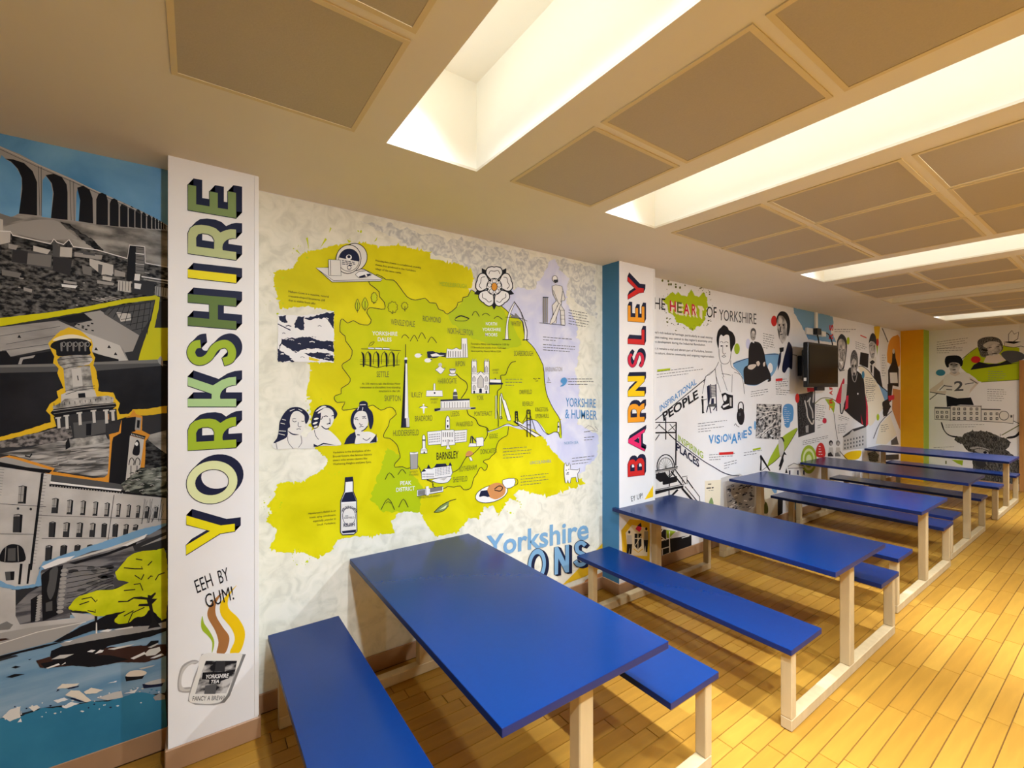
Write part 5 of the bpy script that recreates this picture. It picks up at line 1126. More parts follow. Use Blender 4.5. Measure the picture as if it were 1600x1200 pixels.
for p0, p1, n, dy, sd in ((k4(345,805)[0], k4(640,770)[0], 3, 4.4, 1), (n3(645,965)[0], n3(1070,915)[0], 2, 4, 2), (n3(650,1040)[0], n3(1010,1000)[0], 2, 4, 5), (n2(895,475)[0], n2(1075,515)[0], 7, 3.6, 3), (n5(370,195)[0], n5(615,155)[0], 3, 3.6, 4), (n5(700,40)[0], n5(885,15)[0], 1, 3, 6), (n5(700,65)[0], n5(885,55)[0], 4, 3.2, 7), (n5(705,165)[0], n5(900,180)[0], 3, 3.4, 8),
                          (k5(672,445)[0], k5(862,432)[0], 3, 3.9, 9), (k5(765,498)[0], k5(850,476)[0], 3, 3.9, 10), (k5(888,432)[0], k5(1015,412)[0], 2, 3.9, 11)): A.lines('g2', p0, p1, n, dy, .8, 4, sd)
A.poly('lime2', n3(100,235, 275,218, 275,245, 102,268), 3); A.poly('red', n5(700,15, 790,8, 790,42, 702,50), 5); A.poly('red', n4(865,535, 1045,525, 1045,558, 868,568), 5); A.poly('lime2', n5(395,955, 500,935, 502,960, 398,978), 3); A.build()
A = Art('people_title_print', wall_left, PW0, 'slanted blue and black heading')
A.stroke('black', n3(72,915, 745,362), 1.3, 6); A.text('blue', 'INSPIRATIONAL', n3(140,800)[0], n3(628,425)[0], 9.2, 5, .01, up=(-.12, -1)); A.text('black', 'PEOPLE', n3(185,925)[0], n3(655,612)[0], 13, 5, .03, up=(-.16, -1)); A.build()
A = Art('places_title_print', wall_left, PW0, 'slanted lime and navy heading')
A.text('pea', 'INSPIRING', n4(352,388)[0], n4(668,612)[0], 9.6, 5, .012); A.text('navy', 'PLACES', n4(332,505)[0], n4(618,722)[0], 12, 5, .03)
A.stroke('navy', cr(n4(245,305, 330,385, 640,620, 800,718, 900,778, 1000,815, 1110,830), 4, False)+n9(470,452), 1.3, 4); A.build()
A = Art('visionaries_title_print', wall_left, PW0, 'blue jumbled heading')
for i, (ch, x0, x1, yb, h) in enumerate((('V',668,700,372,13), ('I',706,712,364,11), ('S',716,740,372,13), ('I',746,751,362,9), ('O',756,788,362,12), ('N',792,808,348,9), ('A',808,848,372,15), ('R',850,872,350,12), ('I',874,880,338,9), ('E',884,908,338,12), ('S',914,938,318,13))): A.text('blue', ch, k5(x0,yb)[0], k5(x1,yb-(x1-x0)*.1)[0], h, 5, .03)
A.build()
A = Art('line_portrait_print', wall_left, PW0, 'line portrait of a dark-haired man')
A.poly('white', cr(n2(60,1130, 150,1040, 250,900, 275,820, 255,640, 270,500, 400,480, 430,600, 445,700, 430,850, 470,950, 570,1050, 600,1190, 300,1200, 40,1200), 3), 2)
A.poly('black', cr(n2(252,690, 225,570, 245,440, 290,385, 330,350, 385,385, 405,425, 455,455, 492,530, 495,610, 465,665, 435,745, 422,690, 415,570, 402,500, 360,490, 322,512, 292,488, 266,530, 260,620), 3), 4)
for q in (n2(258,690, 265,800, 285,880, 320,910, 380,905, 420,850, 435,740), n2(275,600, 300,585, 320,610), n2(335,605, 365,590, 395,610), n2(315,640, 312,740, 335,770, 355,755), n2(300,800, 330,790, 358,800, 330,815, 300,800), n2(255,880, 210,970, 130,1060, 70,1090, 40,1180), n2(430,860, 440,950, 530,1020, 600,1120), n2(290,910, 300,1000, 330,1100), n2(205,990, 230,1200), n2(300,1050, 370,1060, 430,1075)): A.stroke('bark', cr(q, 4, False), .7, 5)
for x in (295, 372): A.ell('bark', 1095+x/9.233, 470+652/9.233, 1.5, 1.2, 5)
A.stroke('bark', cr(n3(880,230, 760,320, 735,400, 705,560), 4, False), .6, 4); A.stroke('bark', cr(n3(1130,270, 1230,330, 1270,560), 4, False), .6, 4); A.stroke('bark', n3(975,330, 1040,520), .6, 4); A.stroke('bark', n3(1105,300, 1100,540), .6, 4); A.stroke('bark', n3(890,330, 950,540), .6, 4)
A.ell('pea', 1095+520/9.233, 470+692/9.233, 4.4, 8.5, 3); A.build()
A = Art('blue_bowl_print', wall_left, PW0, 'blue rounded background shape')
A.poly('paleblue', cr(n2(460,905, 680,825, 900,775, 1120,765, 1115,900, 1060,1040, 960,1150)+n5(590,20, 470,95, 400,108, 300,90, 250,0)+n2(560,1060), 3), 1); A.stroke('navy', cr(n2(460,908, 680,828, 900,778, 1120,768), 4, False), 1.0, 3); A.stroke('navy', n2(1320,775, 1385,790), 1.0, 3); A.ell('white', 1095+1000/9.233, 470+970/9.233, 4, 8, 3); A.build()
A = Art('seated_man_print', wall_left, PW0, 'old photograph of a seated man in a dark suit')
A.poly('bark', cr(n2(720,600, 790,590, 860,620, 910,740, 935,880, 960,960, 1000,1050, 1010,1150, 960,1170)+n5(600,20, 480,85, 400,100, 290,85)+n2(625,1180, 612,1010, 640,950, 680,920, 685,800, 690,690), 3), 5)
A.poly('face', ell_pts(1095+752/9.233, 470+490/9.233, 4.2, 9.5, 18), 7); A.poly('g2', cr(n2(715,500, 720,420, 755,392, 790,430, 790,500, 770,440, 735,440), 3), 8); A.poly('white', n2(735,575, 790,570, 770,610, 745,605), 8); A.poly('bark', n2(760,590, 785,585, 800,640, 775,620), 9)
for p in (n2(672,960, 700,925, 780,915, 795,940, 740,990, 690,985), n2(795,890, 830,870, 850,910, 820,945), n2(895,900, 925,880, 920,940, 900,945)): A.poly('skin', cr(p, 3), 8)
for q in (n2(738,480, 748,478), n2(762,478, 775,480), n2(745,530, 765,532)): A.stroke('g1', q, .8, 9)
A.ell('lilac', 1095+680/9.233, 470+620/9.233, 3.4, 8, 2); A.build()
A = Art('coat_man_print', wall_left, PW0, 'old photograph of a man in a navy coat')
A.poly('face', cr(n2(1095,300, 1110,210, 1160,190, 1240,260, 1255,400, 1240,500, 1200,620, 1165,610, 1130,530, 1105,420), 3), 3)
A.poly('black', cr(n2(1090,330, 1095,230, 1150,155, 1230,170, 1278,260, 1285,380, 1260,510, 1238,470, 1240,330, 1190,230, 1130,215, 1105,260), 3), 4)
A.poly('white', n2(1160,640, 1230,560, 1265,580, 1200,760, 1170,900, 1150,1040, 1100,1060, 1130,800), 3); A.poly('navy', cr(n2(1265,590, 1320,690, 1320,900, 1310,990, 1260,960, 1210,1040, 1170,1000, 1190,850, 1230,700), 3), 4); A.poly('navy', n2(1130,760, 1160,740, 1150,880, 1110,1010, 1105,900), 4); A.poly('bark', n2(1130,680, 1195,670, 1190,730, 1140,750), 5)
for q in (n2(1115,350, 1145,335), n2(1175,345, 1205,335), n2(1150,370, 1145,440, 1160,450), n2(1140,490, 1175,480)): A.stroke('black', q, 1.4, 5)
for x, y in ((1130, 358), (1190, 355)): A.ell('black', 1095+x/9.233, 470+y/9.233, 1.3, 1, 6)
A.poly('g2', n2(1100,400, 1140,440, 1130,560, 1115,480), 4); A.ell('red', 1095+1055/9.233, 470+292/9.233, 4.6, 8.4, 3); A.build()
A = Art('machinery_print', wall_left, PW0, 'engravings of a machine, a flask and a lock')
A.poly('navy', n3(765,460, 800,440, 815,490, 810,620, 790,720, 780,720), 4); A.poly('g5', n3(805,445, 885,435, 890,600, 810,610), 4)
for k in range(8): A.stroke('navy', n3(810,455+k*20, 885,448+k*20), .8, 5)
for q in (n3(885,430, 895,790), n3(815,430, 820,620), n3(780,720, 760,810), n3(800,720, 820,820), n3(890,720, 850,780)): A.stroke('navy', q, 1.5, 5)
A.poly('navy', n3(825,620, 860,620, 860,700, 820,700), 5); A.poly('g2', n3(780,700, 895,690, 895,730, 780,735), 5); A.ell('bark', 1015+705/8.573, 550+605/8.573, 1.5, 2, 4); A.poly('bark', n3(690,630, 720,630, 722,800, 735,815, 700,825, 700,720), 4); A.stroke('bark', n3(715,645, 765,630), 1, 5)
A.poly('black', n3(960,560, 1010,545, 1060,570, 1115,580, 1115,750, 990,780, 950,740, 990,680), 4); A.poly('white', cr(n3(985,590, 1020,575, 1030,630, 1010,660, 985,640), 3), 5); A.poly('g5', n3(1070,610, 1095,610, 1095,730, 1070,720), 5); A.poly('white', n3(975,720, 1060,690, 1060,710, 985,750), 5)
A.poly('bark', cr(n3(1165,860, 1180,790, 1215,750, 1255,780, 1270,870, 1250,960, 1210,975, 1175,920), 3), 4); A.stroke('bark', cr(n3(1185,790, 1190,700, 1222,670, 1250,700, 1255,790), 4, False), 1.6, 4); A.poly('g2', n3(1190,820, 1215,810, 1220,850, 1195,860), 5); A.stroke('g2', cr(n3(1130,985, 1150,960, 1165,985, 1200,1005), 4, False), .9, 4); A.build()
A = Art('aerial_photo_print', wall_left, PW0, 'grey aerial photograph')
A.poly('photo', n5(448,352, 780,360, 768,830, 432,812), 3)
for q in (n5(450,440, 560,470, 660,450, 775,480), n5(440,800, 560,700, 640,640, 700,560), n5(480,560, 600,500, 700,480), n5(450,380, 600,400, 770,370), n5(500,800, 620,690, 760,640)): A.stroke('offwhite', cr(q, 4, False), 1.2, 5)
for k in range(30): x, y = rnd.uniform(470, 740), rnd.uniform(640, 800); A.poly(rnd.choice(('white', 'black', 'g2')), n5(x,y, x+16,y-5, x+18,y+9, x+2,y+12), 5)
A.build()
A = Art('quote_bubble_print', wall_left, PW0, 'blue speech bubble')
A.poly('blue', cr(n5(795,470, 810,380, 865,350, 925,375, 942,460, 930,570, 900,600, 885,660, 850,672, 820,640, 815,590), 4), 3)
for k in range(9): A.lines('white', n5(815,400+k*27)[0], n5(925,400+k*27)[0], 1, 3, .6, 5, k, .1)
A.ell('sky', 1130+425/8.573, 590+640/8.573, 1.6, 7, 2); A.build()
A = Art('surfer_print', wall_left, PW0, 'figure carrying a lime board')
A.poly('pea', cr(n5(995,672, 900,720, 790,800, 690,960, 620,1090, 590,1185)+n9(850,330)+n5(700,1120, 830,970, 950,770), 3), 2); A.stroke('black', cr(n5(995,690, 940,790, 820,980, 700,1110, 590,1195), 4, False), .8, 4); A.stroke('black', n9(850,330, 770,390), .8, 4)
A.poly('g5', cr(n5(740,830, 770,800, 800,850, 815,950, 790,1060, 760,1050, 740,930), 3), 4); A.poly('black', cr(n5(745,810, 790,795, 815,840, 808,865, 780,815), 3), 5); A.poly('black', n5(790,1040, 815,985, 850,1040, 815,1030, 770,1190, 740,1190), 5); A.poly('black', n9(1020,380, 1000,385, 1030,260, 1060,200, 1065,260), 5)
A.poly('black', n9(745,195, 760,175, 775,195, 890,390, 870,390, 770,240, 768,390, 745,390, 755,250), 4)
A.poly('black', n9(985,740, 1055,740, 1050,960, 1030,970, 985,1000), 4); A.poly('paleblue', n9(900,630, 975,640, 970,690, 940,695), 3); A.poly('teal', n9(1145,800, 1245,805, 1245,950, 1145,930), 3); A.poly('rust', n9(1145,930, 1245,950, 1245,1070, 1150,1060), 3); A.build()
A = Art('tree_root_photo_print', wall_left, PW0, 'dark photograph of pale branches')
A.poly('g1', n8(85,140, 225,120, 330,70, 325,645, 105,715), 3); A.poly('trees', n8(95,160, 220,135, 215,640, 110,690), 4)
for q in (n8(190,220, 215,330, 230,440, 290,540, 310,480), n8(265,180, 250,260, 290,360, 300,460), n8(220,240, 260,200), n8(310,100, 300,250)): A.stroke('g5', cr(q, 4, False), 2.0, 5)
A.poly('g4', n8(200,560, 240,550, 240,650, 205,650), 5); A.ell('red', 1235+90/8.571, 600+190/8.571, 3.2, 7.5, 5); A.poly('crimson', n8(220,50, 320,50, 318,100, 225,105), 5); A.build()
A = Art('upper_blue_print', wall_left, PW0, 'blue sky patch behind the screen')
A.poly('paleblue', rag(n6(40,95, 280,135, 560,210, 580,290, 540,420, 620,560, 240,520, 200,430, 130,300, 60,180), .8, 2, 5, 1.6), 1)
for ch, x0, x1, y0, y1 in (('S',520,570,400,320), ('R',515,568,512,435)):
    v, f, _ = glyphs(ch, .03); A.tri('red', [n6(x1-(x1-x0)*(1-b), y0+(y1-y0)*a)[0] if 0 else n6(x0+(x1-x0)*(1-b), y0+(y1-y0)*a)[0] for a, b in v], f, 4)
for ch, y0, y1, c in (('T',350,270,'orange'), ('R',260,185,'red'), ('A',150,85,'red'), ('P',75,10,'red')):
    v, f, _ = glyphs(ch, .03); A.tri(c, [n8(520+40*(1-b), y0+(y1-y0)*a)[0] for a, b in v], f, 5)
A.build()
A = Art('smiling_man_print', wall_left, PW0, 'photograph of a smiling man in an open shirt')
A.poly('g1', cr(n7(65,420, 75,340, 125,272, 185,330, 200,450, 180,620, 150,760, 105,770, 78,700), 3), 3); A.poly('face', cr(n7(78,420, 100,345, 150,350, 180,430, 180,560, 150,700, 115,750, 85,690), 3), 4)
for q in (n7(90,490, 115,480), n7(135,490, 165,485), n7(115,520, 105,590, 130,600)): A.stroke('g1', q, 1.1, 5)
A.poly('white', n7(90,640, 150,640, 125,690), 6); A.poly('offwhite', n7(85,770, 170,740, 215,760, 210,960, 170,1180, 130,1190, 60,1190), 3); A.poly('crimson', cr(n7(50,1180, 80,1050, 150,870, 165,920, 130,1050, 125,1190), 3)+[], 4); A.stroke('g1', n7(100,770, 165,755), 1.4, 5)
A.poly('crimson', n8(610,220, 650,60, 700,0, 690,120, 660,250), 4); A.poly('g5', n8(690,0, 770,0, 740,120, 720,290, 690,390, 670,330, 680,160), 4); A.stroke('bark', cr(n8(665,260, 670,370, 690,395, 720,300), 4, False), 1.6, 5); A.ell('lime2', 1300+215/8.573, 490+365/8.573, 2.3, 6, 3); A.build()
A = Art('dark_suit_man_print', wall_left, PW0, 'photograph of a man in a dark waistcoat')
A.poly('bark', cr(n7(210,760, 260,720, 340,770, 420,860, 440,1060, 470,1190)+n8(1000,150, 1035,300, 1035,540, 1010,560, 960,545, 720,350, 740,200, 760,0), 2), 5)
A.poly('crimson', n8(1000,140, 1035,300, 1040,540, 1010,565, 1015,320), 6); A.poly('crimson', n8(940,400, 970,540, 955,540), 6); A.poly('crimson', n8(745,160, 775,150, 770,320, 730,350), 6)
A.poly('hairgrey', ell_pts(1300+295/8.573, 490+640/8.573, 6.0, 18, 20), 6); A.poly('face', ell_pts(1300+292/8.573, 490+720/8.573, 4.6, 14, 18), 7); A.poly('g1', n7(262,690, 285,680, 285,720, 265,720), 8); A.poly('g1', n7(300,690, 322,680, 322,720, 302,720), 8); A.poly('g1', n7(275,790, 310,790, 300,840, 285,840), 8); A.stroke('g4', cr(n7(255,740, 275,880, 310,910, 335,800), 4, False), 1.2, 8); A.ell('white', 1300+343/8.573, 490+1075/8.573, 1.2, 1.6, 8); A.build()
A = Art('cream_arch_print', wall_left, PW0, 'cream arched panel with captions')
A.poly('cream', cr(n7(345,720, 400,710, 480,760, 600,930, 720,1180)+n8(1180,400, 1100,540, 1040,540, 1035,300, 1000,120)+n7(440,1060, 420,850), 2), 3); A.stroke('black', cr(n7(350,712, 400,705, 490,770, 600,910, 740,1050), 4, False), 1.0, 5)
for p0, p1, n, dy, sd in ((n7(445,860)[0], n7(590,880)[0], 6, 3.2, 1), (n7(450,1040)[0], n7(590,1020)[0], 6, 3.2, 2), (n8(1010,30)[0], n8(1150,30)[0], 4, 3.4, 3), (n8(340,280)[0], n8(480,300)[0], 8, 3.3, 4), (n8(640,420)[0], n8(800,470)[0], 3, 3.0, 5), (n8(630,555)[0], n8(770,535)[0], 5, 3, 6), (n8(160,770)[0], n8(570,680)[0], 3, 2.8, 7), (n7(30,215)[0], n7(340,215)[0], 2, 3.4, 8), (n7(310,380)[0], n7(465,430)[0], 4, 3.2, 9), (n7(665,560)[0], n7(720,560)[0], 9, 4, 10), (n8(1210,560)[0], n8(1330,540)[0], 4, 3.2, 11)): A.lines('g2', p0, p1, n, dy, .7, 7, sd)
A.ell('teal', 1300+415/8.573, 490+820/8.573, 2.2, 6, 6); A.stroke('red', n7(378,290, 460,325), 1.6, 4); A.ell('lime2', 1235+1170/8.571, 600+445/8.571, 2.2, 5.2, 6); A.build()
A = Art('bow_tie_man_print', wall_left, PW0, 'photograph of a man in a black jacket')
A.poly('bark', n7(380,515, 490,540, 480,730, 365,680), 4); A.poly('g1', cr(n7(490,400, 510,300, 545,260, 585,310, 590,420, 560,380, 515,370), 3), 6); A.poly('face', cr(n7(495,420, 530,370, 580,400, 580,500, 560,590, 530,600, 500,520), 3), 5); A.poly('offwhite', n7(490,600, 590,580, 590,680, 560,830, 480,720), 4); A.poly('bark', n7(500,650, 540,620, 575,650, 530,690), 6); A.poly('bark', n7(560,700, 640,780, 680,1010, 600,930, 555,840), 6); A.poly('bark', n7(510,690, 535,690, 535,810, 515,780), 6)
for q in (n7(510,435, 535,425), n7(555,440, 575,430), n7(530,545, 565,535)): A.stroke('g1', q, 1.3, 7)
A.ell('red', 1300+608/8.573, 490+385/8.573, 2, 6, 4); A.build()
A = Art('figurehead_print', wall_left, PW0, 'dark costumed figure on amber panel')
A.poly('amber', cr(n7(750,430, 790,330, 850,295, 905,320, 910,680, 870,700, 740,650), 2), 2); A.poly('pea', n7(565,170, 640,170, 605,560, 590,420, 580,300), 2); A.poly('offwhite', n7(640,200, 760,400, 740,650, 745,1000, 680,1000, 620,420), 1); A.poly('mustard', n7(560,175, 645,165, 625,340, 575,340), 3)
A.poly('bark', n7(810,500, 840,490, 850,590, 890,740, 890,980, 800,960, 790,1180, 755,1180, 750,760, 800,650), 4); A.poly('offwhite', n7(770,790, 870,790, 880,930, 780,930), 5); A.ell('g5', 1300+822/8.573, 490+505/8.573, 1.8, 4, 6); A.poly('crimson', n7(750,1100, 830,1090, 830,1150, 760,1170), 5)
A.stroke('g2', n7(670,195, 750,385), 1.6, 5); A.poly('tan', n8(1370,60, 1470,80, 1470,620, 1420,500, 1360,340), 2)
A.poly('paleblue', n7(620,940, 740,1050, 740,1180, 700,1100), 4); A.poly('paleblue', n8(1180,0, 1300,90, 1300,300, 1260,220), 4); A.poly('bark', rag(n8(1230,240, 1300,200, 1340,300, 1290,420, 1240,440), .7, 2, 3), 6); A.poly('bark', n8(1300,0, 1370,0, 1350,180, 1300,330), 5); A.poly('crimson', n8(1310,160, 1390,150, 1390,200, 1310,190), 6); A.build()
A = Art('lower_collage_print', wall_left, PW0, 'small figures and drawings near the last tables')
A.stroke('olive', cr(n8(325,265, 400,200, 470,185, 560,200, 660,270), 4, False), 1.2, 4); A.poly('pea', n8(460,200, 560,205, 600,260, 580,390, 520,290), 3); A.stroke('g2', n8(580,390, 605,600, 630,745), .8, 4)
for r, c in ((26, 'pea'), (20, 'pale'), (15, 'pea'), (9, 'pale')): A.ell(c, 1235+245/8.571, 600+1010/8.571, r*.48, r*.86, 3+(26-r)/6, n=22)
A.poly('red', cr(n8(345,970, 350,850, 400,785, 450,830, 462,970), 3), 5)
for k in range(4): A.lines('white', n8(375,840+k*36)[0], n8(440,840+k*36)[0], 1, 3, 1.2, 7, k)
for x, c in ((540, 'black'), (635, 'g3')): A.ell(c, 1235+x/8.571, 600+790/8.571, 3.2, 4.2, 4); A.ell('face', 1235+(x+3)/8.571, 600+805/8.571, 2, 3, 5); A.poly('g5', n8(x-25,850, x+25,850, x+40,970, x-40,970), 4); A.poly(c, n8(x-40,930, x,910, x+35,970, x-40,970), 5)
A.poly('crimson', rag(ell_pts(1235+455/8.571, 600+490/8.571, 3.6, 4.6, 10), .9, 1.5, 3), 4); A.stroke('g3', n8(360,560, 430,540), .8, 4); A.stroke('g3', n8(360,590, 400,575), .8, 4)
A.poly('g5', n8(705,700, 820,620, 1015,560, 1020,860, 700,890), 4); A.poly('g1', n8(700,700, 830,605, 1010,550, 1015,575, 840,640, 705,720), 5); A.poly('g5', n8(790,665, 830,615, 870,650), 6)
for r in range(3):
    for k in range(7): A.poly('g1', n8(720+k*40,750+r*50-k*9, 735+k*40,747+r*50-k*9, 735+k*40,772+r*50-k*9, 720+k*40,775+r*50-k*9), 6)
A.poly('steam', cr(n8(715,960, 770,915, 860,895, 950,900, 910,1000, 760,1010), 3), 5); A.stroke('bark', cr(n8(660,900, 710,960, 760,1010), 3, False), 1, 5); A.stroke('g2', cr(n8(1360,360, 1200,520, 1110,730), 3, False), 1.2, 5); A.poly('cream', n8(1330,410, 1420,680, 1280,810, 1140,800, 1200,540), 3); A.poly('g2', n8(1345,760, 1420,700, 1450,810, 1350,815), 4); A.poly('bush', rag(n8(1030,930, 1130,890, 1180,950, 1170,1040, 1060,1040), 1, 2, 3), 4); A.poly('g1', n8(1255,950, 1450,940, 1450,1010, 1260,1020), 4)
for q in (n9(1125,330, 1200,290, 1340,330, 1340,350, 1120,360), ): A.poly('offwhite', q, 3); A.stroke('g1', q, .9, 4, closed=True)
for x in (1145, 1255, 1335): A.poly('navy', n9(x-10,385, x+10,385, x+10,450, x-10,440), 4)
A.poly('black', n9(1085,420, 1100,350, 1118,420), 4); A.build()
A = Art('book_cover_print', wall_left, PW0, 'cream book cover and grey engraving')
A.poly('cream', n9(10,525, 225,510, 215,850, 10,850), 3); A.poly('g5', n9(225,490, 310,460, 480,430, 770,600, 770,980, 215,860), 2)
A.lines('bark', n9(50,575)[0], n9(170,568)[0], 1, 3, 1.2, 5, 1, .1); A.lines('bark', n9(30,632)[0], n9(190,618)[0], 1, 3, 1.8, 5, 2, .1); A.lines('g3', n9(60,660)[0], n9(140,655)[0], 1, 3, .8, 5, 3); A.poly('leaf', cr(n9(65,830, 80,770, 100,750, 120,800, 120,845), 3), 5)
A.poly('g4', n9(290,600, 450,540, 680,590, 670,870, 580,930, 310,870), 4)
for k in range(75): x, y = rnd.uniform(300, 640), rnd.uniform(580, 900); w = rnd.uniform(15, 50); A.stroke(rnd.choice(('navy', 'black', 'white', 'navy')), n9(x,y, x+w,y-rnd.uniform(-10, 25)), rnd.uniform(.7, 1.8), 6)
A.poly('olive', cr(n9(785,950, 800,860, 825,805, 855,870, 850,960), 3), 4); A.poly('cream', n9(775,600, 985,650, 990,1000, 775,970), 2); A.build()
A = Art('pit_head_print', wall_left, PW0, 'black line drawing of a colliery winding wheel')
for q, w in ((n4(70,160, 335,160), 1.6), (n4(70,290, 330,285), 2.2), (n4(200,90, 200,375), 1.6), (n4(330,160, 325,700), 2.0), (n4(70,240, 130,175), 1), (n4(110,185, 240,300), 1.4), (n4(230,270, 320,190), 1), (n4(250,180, 330,280), 1), (n4(70,385, 120,310), 1.2), (n4(240,310, 330,390), 1.2)): A.stroke('black', q, w, 4)
A.ring('black', 1015+200/8, 640+710/8, 13.5, 18.5, 1.6, 4); A.stroke('black', ell_pts(1015+200/8, 640+720/8, 11, 15, 20), 1, 4, closed=True)
for k in range(8): a = k*math.pi/8; A.stroke('g3', [(1040+11*math.cos(a), 730+15*math.sin(a)), (1040-11*math.cos(a), 730-15*math.sin(a))], .4, 3)
A.poly('g4', n4(70,765, 345,715, 345,745, 70,790), 5); A.stroke('black', n4(70,765, 350,712), 1.4, 6); A.poly('black', n4(75,800, 190,780, 240,850, 340,830, 340,900, 230,930, 170,940, 110,890, 75,860), 5); A.poly('white', n4(90,910, 160,900, 160,960, 90,970), 6)
A.poly('black', n4(70,1015, 250,980, 420,945, 420,975, 250,1010, 70,1060), 5); A.stroke('black', n4(70,1005, 430,930), 1, 6)
for q, w in ((n4(245,760, 245,960), 1.6), (n4(265,770, 400,940), 2.2), (n4(310,740, 450,930), 1.6), (n4(400,980, 540,1140), 3.2), (n4(440,960, 590,1140), 1.2), (n4(270,1080, 350,1000), 3), (n4(240,1000, 240,1070), 1.6), (n4(460,870, 625,1090), .8), (n4(400,840, 470,830), .8), (n4(405,850, 410,920), .8), (n4(465,840, 465,930), .8), (n4(620,1080, 625,1150), .8), (n4(470,880, 540,980), 1.6)): A.stroke('black', q, w, 6)
for p in (n10(565,560, 690,580, 690,720, 640,700, 565,750), n10(565,750, 740,700, 745,880, 565,950), n10(740,700, 1030,650, 1030,810, 750,890)): A.poly('black', p, 4)
A.poly('pea', n10(690,580, 820,600, 750,700, 700,690), 4)
for q in (n10(570,640, 690,720), n10(600,640, 660,560), n10(735,600, 735,900), n10(570,855, 735,805), n10(640,840, 640,940), n10(730,700, 830,600), n10(900,690, 1000,660)): A.stroke('white', q, 1.4, 6)
A.build()

# ------------------------------------------------------------------ far wall mural
PB = ('x', XR); b1, b2 = Z(1440,500,8.569), Z(1440,620,8)
me = bpy.data.meshes.new('cream_print'); me.from_pydata([(XR-LAYER*.6, P3[2], BH), (XR-LAYER*.6, -1.47, BH), (XR-LAYER*.6, -1.47, CZ-.004), (XR-LAYER*.6, P3[2], CZ-.004)], [], [(0, 1, 2, 3)]); link('cream_print', me, INK['white'], wall_back)
A = Art('olive_circle_print', wall_back, PB, 'mustard green round shape')
A.poly('lime2', cr(b1(530,640, 560,520, 650,440, 740,370, 900,330, 1100,340, 1310,370), 3, False)+b1(1310,800, 1000,815, 800,830, 700,800), 1); A.stroke('olive', cr(b1(545,520, 640,440, 740,370), 3, False), 1, 2); A.stroke('olive', b1(800,832, 1310,800), .9, 2); A.build()
A = Art('bob_haired_woman_print', wall_back, PB, 'photograph of a woman with a fair bob')
A.poly('hairgrey', cr(b1(750,340, 760,270, 850,230, 980,228, 1060,270, 1090,350, 1080,410, 1000,470, 880,500, 800,490, 770,420), 3), 3); A.poly('face', cr(b1(880,360, 960,320, 1050,330, 1070,390, 1030,450, 950,480, 890,450), 3), 5); A.poly('g5', cr(b1(820,340, 900,290, 1000,290, 1050,320, 960,340, 890,380), 3), 4)
A.poly('skin', b1(870,480, 1040,450, 1130,540, 1000,585, 830,570, 850,520), 4); A.poly('bark', b1(655,668, 700,600, 770,560, 900,590, 1050,580, 1140,540, 1200,580, 1310,575), 5); A.poly('g2', cr(b1(1060,450, 1150,410, 1290,420, 1371,460, 1371,520, 1200,580, 1130,540), 2), 4)
for q in (b1(900,375, 940,365), b1(1000,360, 1040,355), b1(940,455, 1010,445)): A.stroke('g1', q, 1.2, 6)
A.poly('bark', b1(800,380, 890,400, 880,420, 820,410), 6); A.ell('red', 1440+725/8.569, 500+530/8.569, 7.6, 5.4, 3); A.build()
A = Art('sports_woman_print', wall_back, PB, 'photograph of a woman in a numbered sports vest')
A.poly('black', cr(b1(310,560, 330,490, 400,475, 500,480, 550,540, 545,610, 510,620, 440,590, 380,620, 340,635), 3), 4); A.poly('face', cr(b1(365,590, 430,565, 510,590, 510,650, 480,700, 440,720, 390,690), 3), 5)
A.poly('offwhite', cr(b1(350,720, 440,755, 530,700, 640,720, 770,830, 740,870, 650,980, 620,1040, 480,1050, 340,1000, 300,960, 280,900, 290,790), 2), 3); A.poly('skin', b1(390,690, 500,690, 520,720, 450,755, 370,725), 4)
A.poly('skin', b1(290,790, 250,830, 110,930, 110,970, 320,1000, 330,950, 200,950, 290,860), 4); A.poly('skin', b1(640,760, 770,840, 640,980, 650,930, 720,850, 640,800), 4); A.text('g2', '2', b1(435,950)[0], b1(560,945)[0], 15, 6, .02)
for q in (b1(330,930, 410,935), b1(300,880, 410,890), b1(580,860, 700,840), b1(650,790, 750,850), b1(110,1065, 210,985), b1(240,940, 310,870), b1(110,965, 320,1000)): A.stroke('g2', q, 1.3, 6)
A.poly('black', b1(330,1010, 480,1050, 620,1040, 660,1035, 700,1140, 520,1135, 340,1165), 4); A.ell('teal', 1440+255/8.569, 500+705/8.569, 7.4, 5, 3)
for q in (b1(385,600, 415,592), b1(455,600, 485,592), b1(415,670, 455,665)): A.stroke('bark', q, 1.4, 6)
A.build()
A = Art('far_caption_print', wall_back, PB, 'small printed captions')
for p0, p1, n, dy, sd in ((b1(205,300)[0], b1(640,240)[0], 4, 3.6, 1), (b1(205,385)[0], b1(620,375)[0], 3, 3.4, 2), (b1(890,690)[0], b1(1150,695)[0], 5, 3.4, 3), (b1(880,930)[0], b1(1170,940)[0], 6, 3.4, 4), (b2(300,355)[0], b2(800,350)[0], 2, 3.2, 5), (b2(150,640)[0], b2(500,620)[0], 2, 3.2, 6)): A.lines('g3', p0, p1, n, dy, .7, 4, sd)
A.stroke('g1', b1(1165,290, 1165,190, 1210,140, 1240,190, 1300,160, 1290,250, 1230,290), 1.0, 4); A.poly('bark', b1(1090,295, 1180,285, 1335,290, 1235,320), 4); A.poly('offwhite', b1(1110,305, 1230,325, 1330,300, 1330,350, 1235,368, 1110,350), 3); A.stroke('bark', b1(1110,305, 1110,350, 1235,368, 1330,350, 1371,360), .8, 5); A.build()
A = Art('mansion_drawing', wall_back, PB, 'line drawing of a country mansion')
